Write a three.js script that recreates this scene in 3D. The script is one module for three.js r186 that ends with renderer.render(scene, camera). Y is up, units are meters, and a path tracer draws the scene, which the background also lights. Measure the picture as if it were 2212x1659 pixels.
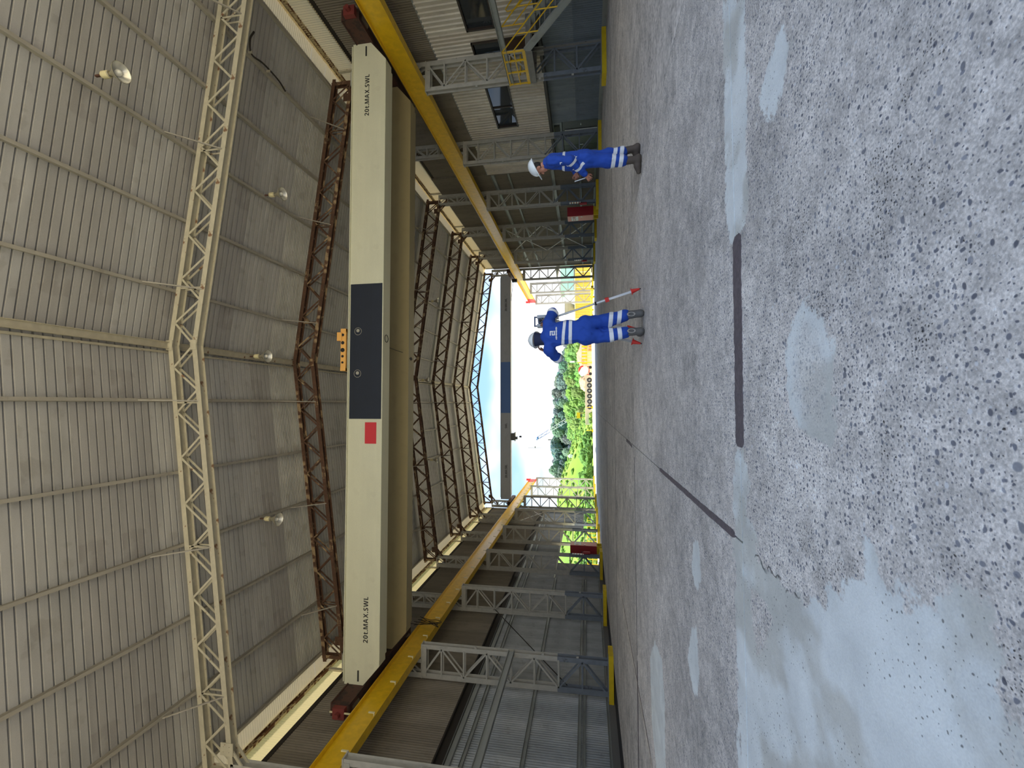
import * as THREE from 'three';
import { mergeGeometries, mergeVertices } from 'three/addons/utils/BufferGeometryUtils.js';
import { FontLoader } from 'three/addons/loaders/FontLoader.js';
import { TextGeometry } from 'three/addons/geometries/TextGeometry.js';

// ---------------------------------------------------------------- camera, sky, sun, exposure
const scene = new THREE.Scene();
const renderer = new THREE.WebGLRenderer({ antialias: true });
renderer.toneMapping = THREE.LinearToneMapping;
renderer.toneMappingExposure = 1.55;
renderer.shadowMap.enabled = true;

const FOCAL = 960, EYE = 0.8625;                 // pixels of a 2212 x 1659 frame; metres
const camera = new THREE.PerspectiveCamera(2 * Math.atan(829.5 / FOCAL) * 180 / Math.PI, 2212 / 1659, 0.05, 2000);
{ // the phone is held on its side: the picture's left is the hall's up. The hall runs along -z.
  const axis = new THREE.Vector3(829.5 - 872, 1268 - 1106, FOCAL).normalize();      // where -z lies, in (right, down, forward) of the upright view
  const level = new THREE.Vector3(1, -0.0095, 0);
  const down = new THREE.Vector3().crossVectors(axis, level).normalize();
  if (down.y < 0) down.negate();
  const right = new THREE.Vector3().crossVectors(down, axis).normalize();
  if (right.x < 0) right.negate();
  // rows: world axes x = right, y = -down, z = -axis, each written in upright camera coordinates
  const toWorld = (c) => new THREE.Vector3(right.dot(c), -down.dot(c), -axis.dot(c));
  const cx = toWorld(new THREE.Vector3(0, 1, 0)), cy = toWorld(new THREE.Vector3(1, 0, 0)), cz = toWorld(new THREE.Vector3(0, 0, -1));
  camera.position.set(0, EYE, 0);
  camera.quaternion.setFromRotationMatrix(new THREE.Matrix4().makeBasis(cx, cy, cz));
}

// value noise -----------------------------------------------------------------------------
let seedState = 12345;
const rnd = () => { seedState = (seedState + 0x6D2B79F5) | 0; let t = Math.imul(seedState ^ (seedState >>> 15), 1 | seedState); t = (t + Math.imul(t ^ (t >>> 7), 61 | t)) ^ t; return ((t ^ (t >>> 14)) >>> 0) / 4294967296; };
const rr = (a, b) => a + (b - a) * rnd();
const hash3 = (x, y, z) => { let h = Math.imul(x, 374761393) ^ Math.imul(y, 668265263) ^ Math.imul(z, 2147483647 ^ 0x5bd1e995); h = Math.imul(h ^ (h >>> 13), 1274126177); h ^= h >>> 16; return (h >>> 0) / 4294967296; };
const noise2 = (x, y, s = 0) => {
  const xi = Math.floor(x), yi = Math.floor(y), fx = x - xi, fy = y - yi, u = fx * fx * (3 - 2 * fx), v = fy * fy * (3 - 2 * fy);
  const a = hash3(xi, yi, s), b = hash3(xi + 1, yi, s), c = hash3(xi, yi + 1, s), d = hash3(xi + 1, yi + 1, s);
  return a + (b - a) * u + (c - a) * v + (a - b - c + d) * u * v;
};
const noise3 = (x, y, z) => {
  const zi = Math.floor(z), f = z - zi, w = f * f * (3 - 2 * f);
  return noise2(x, y, zi) * (1 - w) + noise2(x, y, zi + 1) * w;
};
const fbm2 = (x, y, o = 4, s = 0) => { let a = 0, k = 0.5, n = 0; for (let i = 0; i < o; i++) { a += k * noise2(x, y, s + i); n += k; x *= 2.03; y *= 2.03; k *= 0.5; } return a / n; };
const fbm3 = (x, y, z, o = 4) => { let a = 0, k = 0.5, n = 0; for (let i = 0; i < o; i++) { a += k * noise3(x, y, z); n += k; x *= 2.03; y *= 2.03; z *= 2.03; k *= 0.5; } return a / n; };
const sstep = (a, b, x) => { const t = Math.min(1, Math.max(0, (x - a) / (b - a))); return t * t * (3 - 2 * t); };
const mix = (a, b, t) => a + (b - a) * t;

const SUN = new THREE.Vector3(-0.46, 0.88, 0.06).normalize();
{ // tropical sky: hazy blue with broken bright cumulus, all the way round
  const W = 1024, H = 512, data = new Float32Array(W * H * 4);
  for (let j = 0; j < H; j++) {
    const el = ((j + 0.5) / H - 0.5) * Math.PI, y = Math.sin(el), ce = Math.cos(el);
    for (let i = 0; i < W; i++) {
      const az = ((i + 0.5) / W) * 2 * Math.PI - Math.PI, x = Math.cos(az) * ce, z = Math.sin(az) * ce;
      const up = Math.max(y, 0.0);
      const zen = Math.pow(up, 0.5);
      let r = mix(0.46, 0.20, zen), g = mix(0.70, 0.42, zen), b = mix(0.98, 0.86, zen);
      const k = 1 / (up + 0.28);
      const c1 = fbm3(x * k * 1.5 + 4.2, y * 2.2, z * k * 1.5 + 1.7, 5), c2 = fbm3(x * k * 4 + 9, y * 5, z * k * 4, 4);
      const cover = sstep(0.40, 0.62, c1 * 0.75 + c2 * 0.25 + 0.13 * (1 - sstep(0.06, 0.17, up)) - 0.05 * sstep(0.13, 0.2, up));
      const shade = 0.86 + 0.22 * c2;
      r = mix(r, 1.02 * shade, cover); g = mix(g, 1.05 * shade, cover); b = mix(b, 1.10 * shade, cover);
      const d = x * SUN.x + y * SUN.y + z * SUN.z, glow = 1.2 * Math.exp((d - 1) * 14);
      const o = (j * W + i) * 4;
      data[o] = r + glow; data[o + 1] = g + glow * 0.96; data[o + 2] = b + glow * 0.9; data[o + 3] = 1;
    }
  }
  const t = new THREE.DataTexture(data, W, H, THREE.RGBAFormat, THREE.FloatType);
  t.mapping = THREE.EquirectangularReflectionMapping; t.magFilter = THREE.LinearFilter; t.minFilter = THREE.LinearFilter; t.wrapS = THREE.RepeatWrapping; t.needsUpdate = true;
  scene.background = t; scene.environment = t;
  scene.backgroundIntensity = 1.0; scene.environmentIntensity = 1.0;
}
const sun = new THREE.DirectionalLight(new THREE.Color(1.0, 0.965, 0.89), 9.0);
sun.name = 'sun';
sun.position.copy(SUN).multiplyScalar(120).add(new THREE.Vector3(0, 0, -40));
sun.target.position.set(0, 0, -40);
sun.castShadow = true;
sun.shadow.mapSize.set(4096, 4096);
Object.assign(sun.shadow.camera, { left: -120, right: 120, top: 120, bottom: -120, near: 1, far: 400 });
scene.add(sun, sun.target);

// ---------------------------------------------------------------- helpers
const CX = 1.775, BAY = 5.75;                    // the ridge stands over x = CX; frames stand every 5.75 m along -z
const V = (x, y, z) => new THREE.Vector3(x, y, z);
const taken = new Map();
const numbered = (name) => { const n = taken.get(name) ?? 0; taken.set(name, n + 1); return n ? name + '_' + String(n).padStart(3, '0') : name; };
const shadows = (m) => { m.castShadow = true; m.receiveShadow = true; return m; };
const nth = (i) => ['first', 'second', 'third', 'fourth', 'fifth', 'sixth', 'seventh', 'eighth', 'ninth', 'tenth', 'eleventh', 'twelfth'][i];
function thing(name, label, category, at = [0, 0, 0], group) {
  const o = new THREE.Group(); o.name = numbered(name); o.position.set(...at); scene.add(o);
  o.userData = { label, category }; if (group) o.userData.group = group;
  return o;
}
function struct(name) { const o = new THREE.Group(); o.name = name; o.userData = { kind: 'structure' }; scene.add(o); return o; }
function part(parent, name, geo, mat, label) {
  const m = shadows(new THREE.Mesh(Array.isArray(geo) ? merge(geo) : geo, mat)); m.name = name; parent.add(m);
  if (label) m.userData.label = label;
  return m;
}
function solo(name, geo, mat, label, category, group) {
  const m = part(scene, numbered(name), geo, mat); m.userData = { label, category }; if (group) m.userData.group = group;
  return m;
}
function again(o, at, label, group) {
  const c = o.clone(); c.name = numbered(o.name.replace(/_\d\d\d$/, '')); c.position.set(...at); scene.add(c);
  c.userData = { ...o.userData }; if (label) c.userData.label = label; if (group) c.userData.group = group;
  return c;
}
const merge = (list) => mergeGeometries(list.map((g) => { const n = g.index ? g.toNonIndexed() : g; for (const k of Object.keys(n.attributes)) if (!['position', 'normal', 'uv'].includes(k)) n.deleteAttribute(k); return n; }));
function metric(g) { // uv in metres, from the side each face looks to
  const p = g.attributes.position, n = g.attributes.normal, uv = new Float32Array(p.count * 2), ox = rnd() * 7, oy = rnd() * 7;
  for (let i = 0; i < p.count; i++) {
    const ax = Math.abs(n.getX(i)), ay = Math.abs(n.getY(i)), az = Math.abs(n.getZ(i));
    const [u, v] = ax >= ay && ax >= az ? [p.getZ(i), p.getY(i)] : ay >= az ? [p.getX(i), p.getZ(i)] : [p.getX(i), p.getY(i)];
    uv[i * 2] = u + ox; uv[i * 2 + 1] = v + oy;
  }
  g.setAttribute('uv', new THREE.BufferAttribute(uv, 2)); return g;
}
const bx = (w, h, d, x = 0, y = 0, z = 0) => metric(new THREE.BoxGeometry(w, h, d).translate(x, y, z));
const along = (a, b, up = V(0, 1, 0)) => { // local x runs from a to b, y as near to up as it can
  const X = b.clone().sub(a).normalize(); let U = up.clone(); if (Math.abs(U.dot(X)) > 0.98) U = V(1, 0, 0);
  const Z = V().crossVectors(X, U).normalize(), Y = V().crossVectors(Z, X);
  return new THREE.Matrix4().makeBasis(X, Y, Z).setPosition(a.clone().add(b).multiplyScalar(0.5));
};
const bar = (a, b, h, w, up) => bx(a.distanceTo(b), h, w).applyMatrix4(along(a, b, up));
function hsec(a, b, up, depth, width, tf = 0.014, tw = 0.01) { // I-section: depth along up
  const L = a.distanceTo(b);
  return merge([bx(L, tf, width, 0, depth / 2 - tf / 2), bx(L, tf, width, 0, -depth / 2 + tf / 2), bx(L, depth - 2 * tf, tw)]).applyMatrix4(along(a, b, up));
}
function csec(a, b, up, depth, width, t = 0.008) { // channel: depth along up, open to +side
  const L = a.distanceTo(b);
  return merge([bx(L, t, width, 0, depth / 2 - t / 2, 0), bx(L, t, width, 0, -depth / 2 + t / 2, 0), bx(L, depth - 2 * t, t, 0, 0, -width / 2 + t / 2)]).applyMatrix4(along(a, b, up));
}
const tube = (a, b, r, seg = 10, r2 = r) => { const g = new THREE.CylinderGeometry(r2, r, a.distanceTo(b), seg); g.rotateZ(-Math.PI / 2); return g.applyMatrix4(along(a, b)); };
const curveTube = (pts, r, n = 24, seg = 8) => new THREE.TubeGeometry(new THREE.CatmullRomCurve3(pts.map((p) => V(...p))), n, r, seg);
const lathe = (pts, seg = 24) => new THREE.LatheGeometry(pts.map(([r, y]) => new THREE.Vector2(r, y)), seg);
function sheet(profile, length, from = 0) { // profile [[s, h]...] across z, drawn out along x; normal is +y
  const pos = [], nor = [], uv = [];
  for (let i = 0; i + 1 < profile.length; i++) {
    const [s0, h0] = profile[i], [s1, h1] = profile[i + 1], L = Math.hypot(s1 - s0, h1 - h0), ny = (s1 - s0) / L, nz = -(h1 - h0) / L;
    const q = [[0, s0, h0], [length, s1, h1], [length, s0, h0], [0, s0, h0], [0, s1, h1], [length, s1, h1]];
    for (const [x, s, h] of q) { pos.push(x, h, s); nor.push(0, ny, nz); uv.push(x + from, s); }
  }
  const g = new THREE.BufferGeometry();
  g.setAttribute('position', new THREE.Float32BufferAttribute(pos, 3)); g.setAttribute('normal', new THREE.Float32BufferAttribute(nor, 3)); g.setAttribute('uv', new THREE.Float32BufferAttribute(uv, 2));
  return g;
}
const ribProfile = (w, pitch, rib, depth) => { const p = [], n = Math.round(w / pitch); for (let i = 0; i < n; i++) { const s = i * pitch; p.push([s, 0], [s + pitch - rib, 0], [s + pitch - rib * 0.75, depth], [s + pitch - rib * 0.25, depth]); } p.push([n * pitch, 0]); return p; };
const waveProfile = (w, pitch, depth, seg = 6) => { const p = [], n = Math.round(w / pitch) * seg; for (let i = 0; i <= n; i++) p.push([i * w / n, depth * 0.5 * (1 - Math.cos(i / seg * 2 * Math.PI))]); return p; };
const place = (g, X, Y, Z, at) => g.clone().applyMatrix4(new THREE.Matrix4().makeBasis(X, Y, Z).setPosition(at));

// ---------------------------------------------------------------- materials
function texture(w, h, fn, srgb = true) { // fn(u, v) -> [r, g, b] 0..255
  const d = new Uint8Array(w * h * 4);
  for (let j = 0; j < h; j++) for (let i = 0; i < w; i++) { const c = fn((i + 0.5) / w, (j + 0.5) / h), o = (j * w + i) * 4; d[o] = c[0]; d[o + 1] = c[1]; d[o + 2] = c[2]; d[o + 3] = 255; }
  const t = new THREE.DataTexture(d, w, h); t.magFilter = THREE.LinearFilter; t.minFilter = THREE.LinearMipmapLinearFilter; t.wrapS = t.wrapT = THREE.RepeatWrapping;
  if (srgb) t.colorSpace = THREE.SRGBColorSpace; t.needsUpdate = true; return t;
}
const pnoise = (x, y, px, py, s) => { // value noise that repeats every px, py cells
  const xi = Math.floor(x), yi = Math.floor(y), fx = x - xi, fy = y - yi, u = fx * fx * (3 - 2 * fx), v = fy * fy * (3 - 2 * fy), x0 = ((xi % px) + px) % px, x1 = (x0 + 1) % px, y0 = ((yi % py) + py) % py, y1 = (y0 + 1) % py;
  const a = hash3(x0, y0, s), b = hash3(x1, y0, s), c = hash3(x0, y1, s), d = hash3(x1, y1, s);
  return a + (b - a) * u + (c - a) * v + (a - b - c + d) * u * v;
};
const tn2 = (u, v, kx, ky, s, o = 4) => { let a = 0, k = 0.5, n = 0; for (let i = 0; i < o; i++) { a += k * pnoise(u * kx, v * ky, kx, ky, s + i); n += k; kx *= 2; ky *= 2; k *= 0.5; } return a / n; };
const tn = (u, v, k, s) => tn2(u, v, k, k, s);
const clamp = (v) => Math.max(0, Math.min(255, v));
const metalTex = (base, streak, seed, period) => { const t = texture(512, 512, (u, v) => {
  const a = tn(u, v, 5, seed), b = tn2(u, v, 2, 24, seed + 20, 3), grain = hash3(Math.floor(u * 512), Math.floor(v * 512), seed);
  const k = 1 + streak * ((a - 0.5) * 0.9 + (b - 0.5) * 0.8) + (grain - 0.5) * 0.06;
  const spot = sstep(0.66, 0.78, tn(u, v, 9, seed + 40)) * streak * 0.5;
  return base.map((c, i) => clamp(c * (k - spot * [0.8, 0.9, 1][i])));
}); t.repeat.set(1 / period, 1 / period); return t; };
const rustTex = (paint, rust, amount, seed, period = 1.6) => { const t = texture(512, 512, (u, v) => {
  const a = tn(u, v, 6, seed) * 0.6 + tn(u, v, 17, seed + 9) * 0.4, m = sstep(1 - amount - 0.05, 1 - amount + 0.05, a + 0.0), b = 0.75 + 0.5 * tn(u, v, 30, seed + 3), g = 0.93 + 0.14 * tn(u, v, 12, seed + 5);
  return paint.map((c, i) => clamp(mix(c * g, rust[i] * b, m)));
}); t.repeat.set(1 / period, 1 / period); return t; };
const std = (o) => new THREE.MeshStandardMaterial({ roughness: 0.7, metalness: 0, ...o });
const c8 = (r, g, b) => new THREE.Color().setRGB(r / 255, g / 255, b / 255, THREE.SRGBColorSpace);

const M = {
  roof: [[182, 180, 177], [177, 175, 171], [186, 184, 180], [172, 169, 165]].map((b, i) => std({ map: metalTex(b, 0.13, 60 + i * 3, 3.1 + i * 0.4), roughness: 0.62 })),
  roofFine: std({ map: metalTex([200, 197, 190], 0.14, 77, 3.3), roughness: 0.6 }),
  purlin: std({ map: metalTex([168, 162, 150], 0.15, 81, 2.2), roughness: 0.6 }),
  ridge: std({ map: rustTex([192, 184, 162], [112, 72, 46], 0.22, 90), roughness: 0.65 }),
  trussCream: std({ map: rustTex([190, 183, 162], [118, 84, 60], 0.30, 11), roughness: 0.6 }),
  trussRust: std({ map: rustTex([160, 138, 106], [86, 60, 44], 0.60, 12, 3.0), roughness: 0.75 }),
  steel: std({ map: rustTex([174, 172, 164], [118, 108, 96], 0.2, 15), roughness: 0.6 }),
  stairGrey: std({ map: rustTex([132, 130, 124], [96, 86, 78], 0.25, 16), roughness: 0.65 }),
  steelBlue: std({ map: rustTex([114, 121, 130], [84, 88, 94], 0.22, 17), roughness: 0.6 }),
  yellow: std({ map: rustTex([224, 182, 30], [150, 120, 40], 0.14, 18), roughness: 0.34 }),
  plinth: std({ map: rustTex([216, 184, 20], [150, 130, 50], 0.2, 20), roughness: 0.8 }),
  rail: std({ color: c8(96, 84, 70), roughness: 0.45, metalness: 0.4 }),
  wallUpper: [0, 1, 2].map((i) => std({ map: metalTex([[126, 118, 104], [120, 112, 99], [132, 124, 111]][i], 0.14, 100 + i, 2.7), roughness: 0.65 })),
  wallLower: [0, 1, 2].map((i) => std({ map: metalTex([[168, 172, 174], [158, 163, 166], [176, 180, 182]][i], 0.18, 110 + i, 2.3), roughness: 0.5, metalness: 0.15 })),
  office: [0, 1, 2].map((i) => std({ map: metalTex([[208, 201, 186], [201, 193, 178], [213, 207, 193]][i], 0.12, 120 + i, 2.5), roughness: 0.45 })),
  rightLow: [0, 1].map((i) => std({ map: metalTex([[138, 148, 154], [128, 139, 147]][i], 0.16, 130 + i, 2.4), roughness: 0.6 })),
  rightLowBlue: std({ map: metalTex([112, 123, 134], 0.16, 134, 2.1), roughness: 0.6 }),
  girt: std({ map: metalTex([150, 154, 150], 0.14, 140, 2.2), roughness: 0.55 }),
  dark: std({ color: c8(44, 38, 32), roughness: 0.85 }),
  clear: new THREE.MeshPhysicalMaterial({ color: c8(214, 196, 154), roughness: 0.95, transmission: 0.32, thickness: 0 }),
  eave: new THREE.MeshPhysicalMaterial({ color: c8(224, 212, 180), roughness: 0.95, transmission: 0.07, thickness: 0 }),
  beamRust: std({ map: rustTex([206, 190, 150], [104, 66, 40], 0.5, 22), roughness: 0.7 }),
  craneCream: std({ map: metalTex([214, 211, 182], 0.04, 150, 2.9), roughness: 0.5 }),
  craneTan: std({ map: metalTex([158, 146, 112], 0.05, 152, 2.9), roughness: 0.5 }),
  craneGrey: std({ map: metalTex([170, 176, 188], 0.06, 153, 2.9), roughness: 0.5 }),
  navy: std({ map: metalTex([22, 29, 42], 0.16, 154, 1.7), roughness: 0.55 }),
  navyPale: std({ color: c8(84, 122, 190), roughness: 0.5 }),
  redPlate: std({ color: c8(206, 46, 52), roughness: 0.5 }),
  carriage: std({ map: rustTex([78, 50, 40], [54, 38, 32], 0.45, 24), roughness: 0.7 }),
  buffer: std({ color: c8(118, 50, 44), roughness: 0.6 }),
  orange: std({ color: c8(238, 178, 92), roughness: 0.6 }),
  motor: std({ color: c8(96, 98, 96), roughness: 0.5 }),
  black: std({ color: c8(22, 22, 24), roughness: 0.6 }),
  ink: std({ color: c8(40, 38, 34), roughness: 0.7 }),
  lampGrey: std({ color: c8(176, 170, 152), roughness: 0.4, metalness: 0.3 }),
  lampCream: std({ color: c8(224, 214, 170), roughness: 0.5 }),
  lampBrown: std({ color: c8(92, 62, 50), roughness: 0.6 }),
  lampInner: std({ color: c8(226, 224, 214), roughness: 0.25, metalness: 0.4 }),
  bulb: new THREE.MeshPhysicalMaterial({ color: c8(240, 238, 228), roughness: 0.2, clearcoat: 0.6 }),
  glass: new THREE.MeshPhysicalMaterial({ color: c8(40, 48, 54), roughness: 0.06, metalness: 0, specularIntensity: 1, clearcoat: 1 }),
  frameBrown: std({ color: c8(56, 46, 40), roughness: 0.5 }),
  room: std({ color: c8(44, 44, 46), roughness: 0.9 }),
  white: std({ color: c8(226, 228, 226), roughness: 0.6 }),
  curtain: std({ color: c8(150, 158, 166), roughness: 0.9 }),
  cabinet: std({ color: c8(150, 26, 34), roughness: 0.45 }),
  cabinetPale: std({ color: c8(214, 122, 104), roughness: 0.5 }),
  doorDark: std({ color: c8(30, 32, 36), roughness: 0.5 }),
  aluminium: std({ color: c8(206, 210, 214), roughness: 0.35, metalness: 0.5 }),
  red: std({ color: c8(214, 52, 44), roughness: 0.5 }),
};

// ---------------------------------------------------------------- floor: cast slabs with worn aggregate, cement repairs and sealed joints
const JZ = -2.74, SLAB_L = 5.85, JX = -0.79, SLAB_W = 4.3;
const PATCHES = [
  [[2.519, -2.851], [2.186, -2.494], [1.870, -2.488], [1.699, -2.466], [1.359, -2.532], [1.034, -2.520], [0.953, -2.605], [0.931, -2.765], [0.980, -2.821], [1.154, -2.899], [1.504, -2.891], [1.947, -2.885]],
  [[1.649, -2.054], [1.511, -1.952], [1.389, -2.072], [1.294, -2.152], [1.315, -2.202], [1.485, -2.320], [1.552, -2.298], [1.615, -2.198], [1.656, -2.087]],
  [[0.412, -1.944], [0.357, -1.820], [0.215, -1.734], [-0.047, -1.736], [-0.148, -1.772], [-0.162, -1.837], [-0.113, -2.018], [0.023, -2.117], [0.227, -2.126], [0.353, -2.029]],
  [[-0.241, -2.810], [-0.242, -2.677], [-0.424, -2.618], [-0.605, -2.645], [-0.698, -2.455], [-0.779, -2.491], [-0.793, -2.432], [-0.844, -2.222], [-0.782, -2.002], [-0.652, -1.788], [-0.566, -1.607], [-0.423, -1.592], [-0.422, -1.564], [-0.507, -1.473], [-0.526, -1.454], [-0.510, -1.356], [-0.509, -1.323], [-0.457, -1.283], [-0.429, -1.226], [-0.453, -1.195], [-0.479, -1.161], [-0.522, -1.130], [-0.598, -1.129], [-0.639, -1.105], [-0.681, -1.086], [-0.95, -1.0], [-3.2, -1.6], [-2.9, -2.91], [-2.154, -2.910], [-1.722, -2.895], [-1.178, -2.880], [-0.808, -2.912], [-0.523, -2.873]],
  [[-1.367, -4.035], [-1.121, -3.947], [-1.109, -3.760], [-1.359, -3.709], [-1.498, -3.807], [-1.526, -3.949]],
  [[-2.263, -4.272], [-1.900, -4.081], [-1.837, -3.897], [-2.166, -3.834], [-2.387, -3.912], [-2.433, -4.093]],
  [[-3.663, -6.828], [-3.156, -6.285], [-3.056, -5.720], [-3.500, -5.570], [-4.9, -5.6], [-5.08, -6.1], [-4.506, -6.736]],
];
const HOLES = [[[-0.988, -2.637], [-0.968, -2.444], [-1.025, -2.325], [-1.210, -2.431], [-1.325, -2.561], [-1.146, -2.635]]];
const CRACK = [[-0.80, -2.55], [-0.815, -2.40], [-0.80, -2.30], [-0.83, -2.19], [-0.80, -2.08], [-0.78, -2.0], [-0.77, -1.6], [-0.79, -1.2]];
function polyDist(poly, x, z) { // signed: positive inside
  let d = 1e9, inside = false;
  for (let i = 0, j = poly.length - 1; i < poly.length; j = i++) {
    const [xi, zi] = poly[i], [xj, zj] = poly[j], ex = xj - xi, ez = zj - zi, t = Math.max(0, Math.min(1, ((x - xi) * ex + (z - zi) * ez) / (ex * ex + ez * ez)));
    d = Math.min(d, (x - xi - ex * t) ** 2 + (z - zi - ez * t) ** 2);
    if ((zi > z) !== (zj > z) && x < (xj - xi) * (z - zi) / (zj - zi) + xi) inside = !inside;
  }
  return inside ? Math.sqrt(d) : -Math.sqrt(d);
}
const boxesOf = (l) => l.map((p) => [Math.min(...p.map((q) => q[0])) - 0.2, Math.max(...p.map((q) => q[0])) + 0.2, Math.min(...p.map((q) => q[1])) - 0.2, Math.max(...p.map((q) => q[1])) + 0.2]);
const PBOX = boxesOf(PATCHES), HBOX = boxesOf(HOLES);
const lineDist = (line, x, z) => { let d = 1e9; for (let i = 0; i + 1 < line.length; i++) { const [xi, zi] = line[i], ex = line[i + 1][0] - xi, ez = line[i + 1][1] - zi, t = Math.max(0, Math.min(1, ((x - xi) * ex + (z - zi) * ez) / (ex * ex + ez * ez))); d = Math.min(d, Math.hypot(x - xi - ex * t, z - zi - ez * t)); } return d; };
function stones(x, z, cell, prob, rmin, rmax, s) { // returns [cover, tone]
  const u = x / cell, v = z / cell, ui = Math.floor(u), vi = Math.floor(v); let best = 0, tone = 0;
  const a0 = u - ui < 0.5 ? -1 : 0, b0 = v - vi < 0.5 ? -1 : 0;
  for (let a = a0; a <= a0 + 1; a++) for (let b = b0; b <= b0 + 1; b++) {
    const p = ui + a, q = vi + b, h = hash3(p, q, s); if (h > prob) continue;
    const h2 = hash3(p, q, s + 1), h3 = hash3(p, q, s + 2), h4 = hash3(p, q, s + 3);
    const dx = x - (p + 0.2 + 0.6 * h2) * cell, dz = z - (q + 0.2 + 0.6 * h3) * cell; if (dx * dx + dz * dz > rmax * rmax * 1.3) continue;
    const an = h4 * 6.28, ca = Math.cos(an), sa = Math.sin(an), ex = (dx * ca + dz * sa), ez = (-dx * sa + dz * ca) * (1.1 + 0.8 * h2);
    const r = mix(rmin, rmax, h3 * h3), c = 1 - sstep(0.7, 1.05, Math.hypot(ex, ez) / r * (1 + 0.09 * Math.sin(Math.atan2(ez, ex) * (2 + Math.floor(h2 * 3)) + h * 40)));
    if (c > best) { best = c; tone = hash3(p, q, s + 4); }
  }
  return [best, tone];
}
function floorColor(x, z, fine) {
  const n1 = fbm2(x * 0.7 + 3, z * 0.7 + 8, 3, 1), n2 = fbm2(x * 3.1, z * 3.1, 4, 5), n3 = fbm2(x * 19, z * 19, 3, 9);
  let t = 1 + (n1 - 0.5) * 0.16 + (n2 - 0.5) * 0.22 + (n3 - 0.5) * 0.26;
  let c = [206 * t, 200 * t, 193 * t];
  if (fine) {
    const g = hash3(Math.floor(x * 420), Math.floor(z * 420), 3) - 0.5, g2 = noise2(x * 170, z * 170, 4) - 0.5;
    for (let i = 0; i < 3; i++) c[i] *= 1 + g * 0.13 + g2 * 0.24;
  }
  const wear = sstep(0.36, 0.62, fbm2(x * 1.3 + 20, z * 1.3, 3, 31)) * 0.5 + 0.5;
  if (fine) {
    let [k, w] = stones(x, z, 0.014, 0.7 * wear, 0.0018, 0.005, 41);
    const dark = [92, 92, 100];
    if (k) for (let i = 0; i < 3; i++) c[i] = mix(c[i], w > 0.86 ? 214 : dark[i] + w * 40, k * 0.8);
    [k, w] = stones(x, z, 0.026, 0.8 * wear, 0.0035, 0.0098, 51);
    if (k) for (let i = 0; i < 3; i++) c[i] = mix(c[i], w > 0.9 ? 222 : [84, 86, 96][i] + w * 50, k * 0.85);
    [k, w] = stones(x, z, 0.075, 0.34, 0.007, 0.0145, 61);
    if (k) for (let i = 0; i < 3; i++) c[i] = mix(c[i], [96, 98, 106][i] + w * 60, k * 0.8);
  } else {
    const k = sstep(0.62, 0.75, noise2(x * 42, z * 42, 71)) * wear;
    for (let i = 0; i < 3; i++) c[i] *= 1 - 0.18 * k;
    const st = sstep(0.60, 0.74, fbm2(x * 2.2 + 40, z * 5.2, 4, 75));
    for (let i = 0; i < 3; i++) c[i] *= 1 - 0.10 * st;
  }
  // oil and dirt blots with ragged outlines
  const bm = sstep(0.60, 0.76, fbm2(x * 5.5 + 11, z * 5.5 + 2, 4, 81));
  if (bm > 0) { const [k, w] = stones(x, z, 0.012, 0.6 * bm, 0.002, 0.0048, 83); for (let i = 0; i < 3; i++) c[i] *= (1 - 0.05 * bm) * (1 - 0.5 * k * (0.5 + w)); }
  // cement repairs
  let m = 0;
  for (let i = 0; i < PATCHES.length; i++) {
    const b = PBOX[i]; if (x < b[0] || x > b[1] || z < b[2] || z > b[3]) continue;
    const d = polyDist(PATCHES[i], x, z) + (fbm2(x * 8, z * 14, 3, 90) - 0.5) * (i === 3 ? 0.16 : 0.05) + (fbm2(x * 26, z * 26, 3, 91) - 0.5) * 0.07 + (noise2(x * 150, z * 150, 92) - 0.5) * 0.025;
    let q = sstep(-0.012, 0.02, d);
    if (i === 2) q *= 0.45 + 0.45 * (1 - sstep(0.03, 0.12, d)) + 0.1 * n2;
    m = Math.max(m, q);
  }
  for (let i = 0; i < HOLES.length; i++) { const b = HBOX[i]; if (x < b[0] || x > b[1] || z < b[2] || z > b[3]) continue; m *= 1 - sstep(-0.01, 0.03, polyDist(HOLES[i], x, z) + (noise2(x * 90, z * 90, 93) - 0.5) * 0.04); }
  if (m > 0) {
    const p = fbm2(x * 6, z * 6, 4, 95), rough = sstep(0.38, 0.62, fbm2(x * 4, z * 4, 2, 97)), [pk] = rough > 0 ? stones(x, z, 0.021, 0.42 * rough, 0.0015, 0.0055, 103) : [0];
    const k = (0.93 + 0.15 * p + (fine ? (noise2(x * 260, z * 260, 98) - 0.5) * 0.05 : 0)) * (1 - 0.42 * pk);
    const worn = z > JZ - 0.2 ? sstep(0.42, 0.62, fbm2(x * 3.3 + 7, z * 3.3, 4, 99)) : 0;
    for (let i = 0; i < 3; i++) c[i] = mix(c[i], mix([228, 232, 229][i], [204, 204, 196][i], worn) * k, m * 0.94);
  }
  const cd = x > -1.1 && x < -0.5 && z > -2.6 ? lineDist(CRACK, x + (noise2(x * 30, z * 30, 88) - 0.5) * 0.05, z) : 9;
  if (cd < 0.03) { const k = (1 - sstep(0.001, 0.004 + 0.012 * noise2(x * 80, z * 80, 89), cd)) * sstep(0.3, 0.6, noise2(x * 24, z * 24, 87)) * (1 - sstep(-2.05, -1.95, z)); for (let i = 0; i < 3; i++) c[i] *= 1 - 0.5 * k; }
  return c.map(clamp);
}
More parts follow.
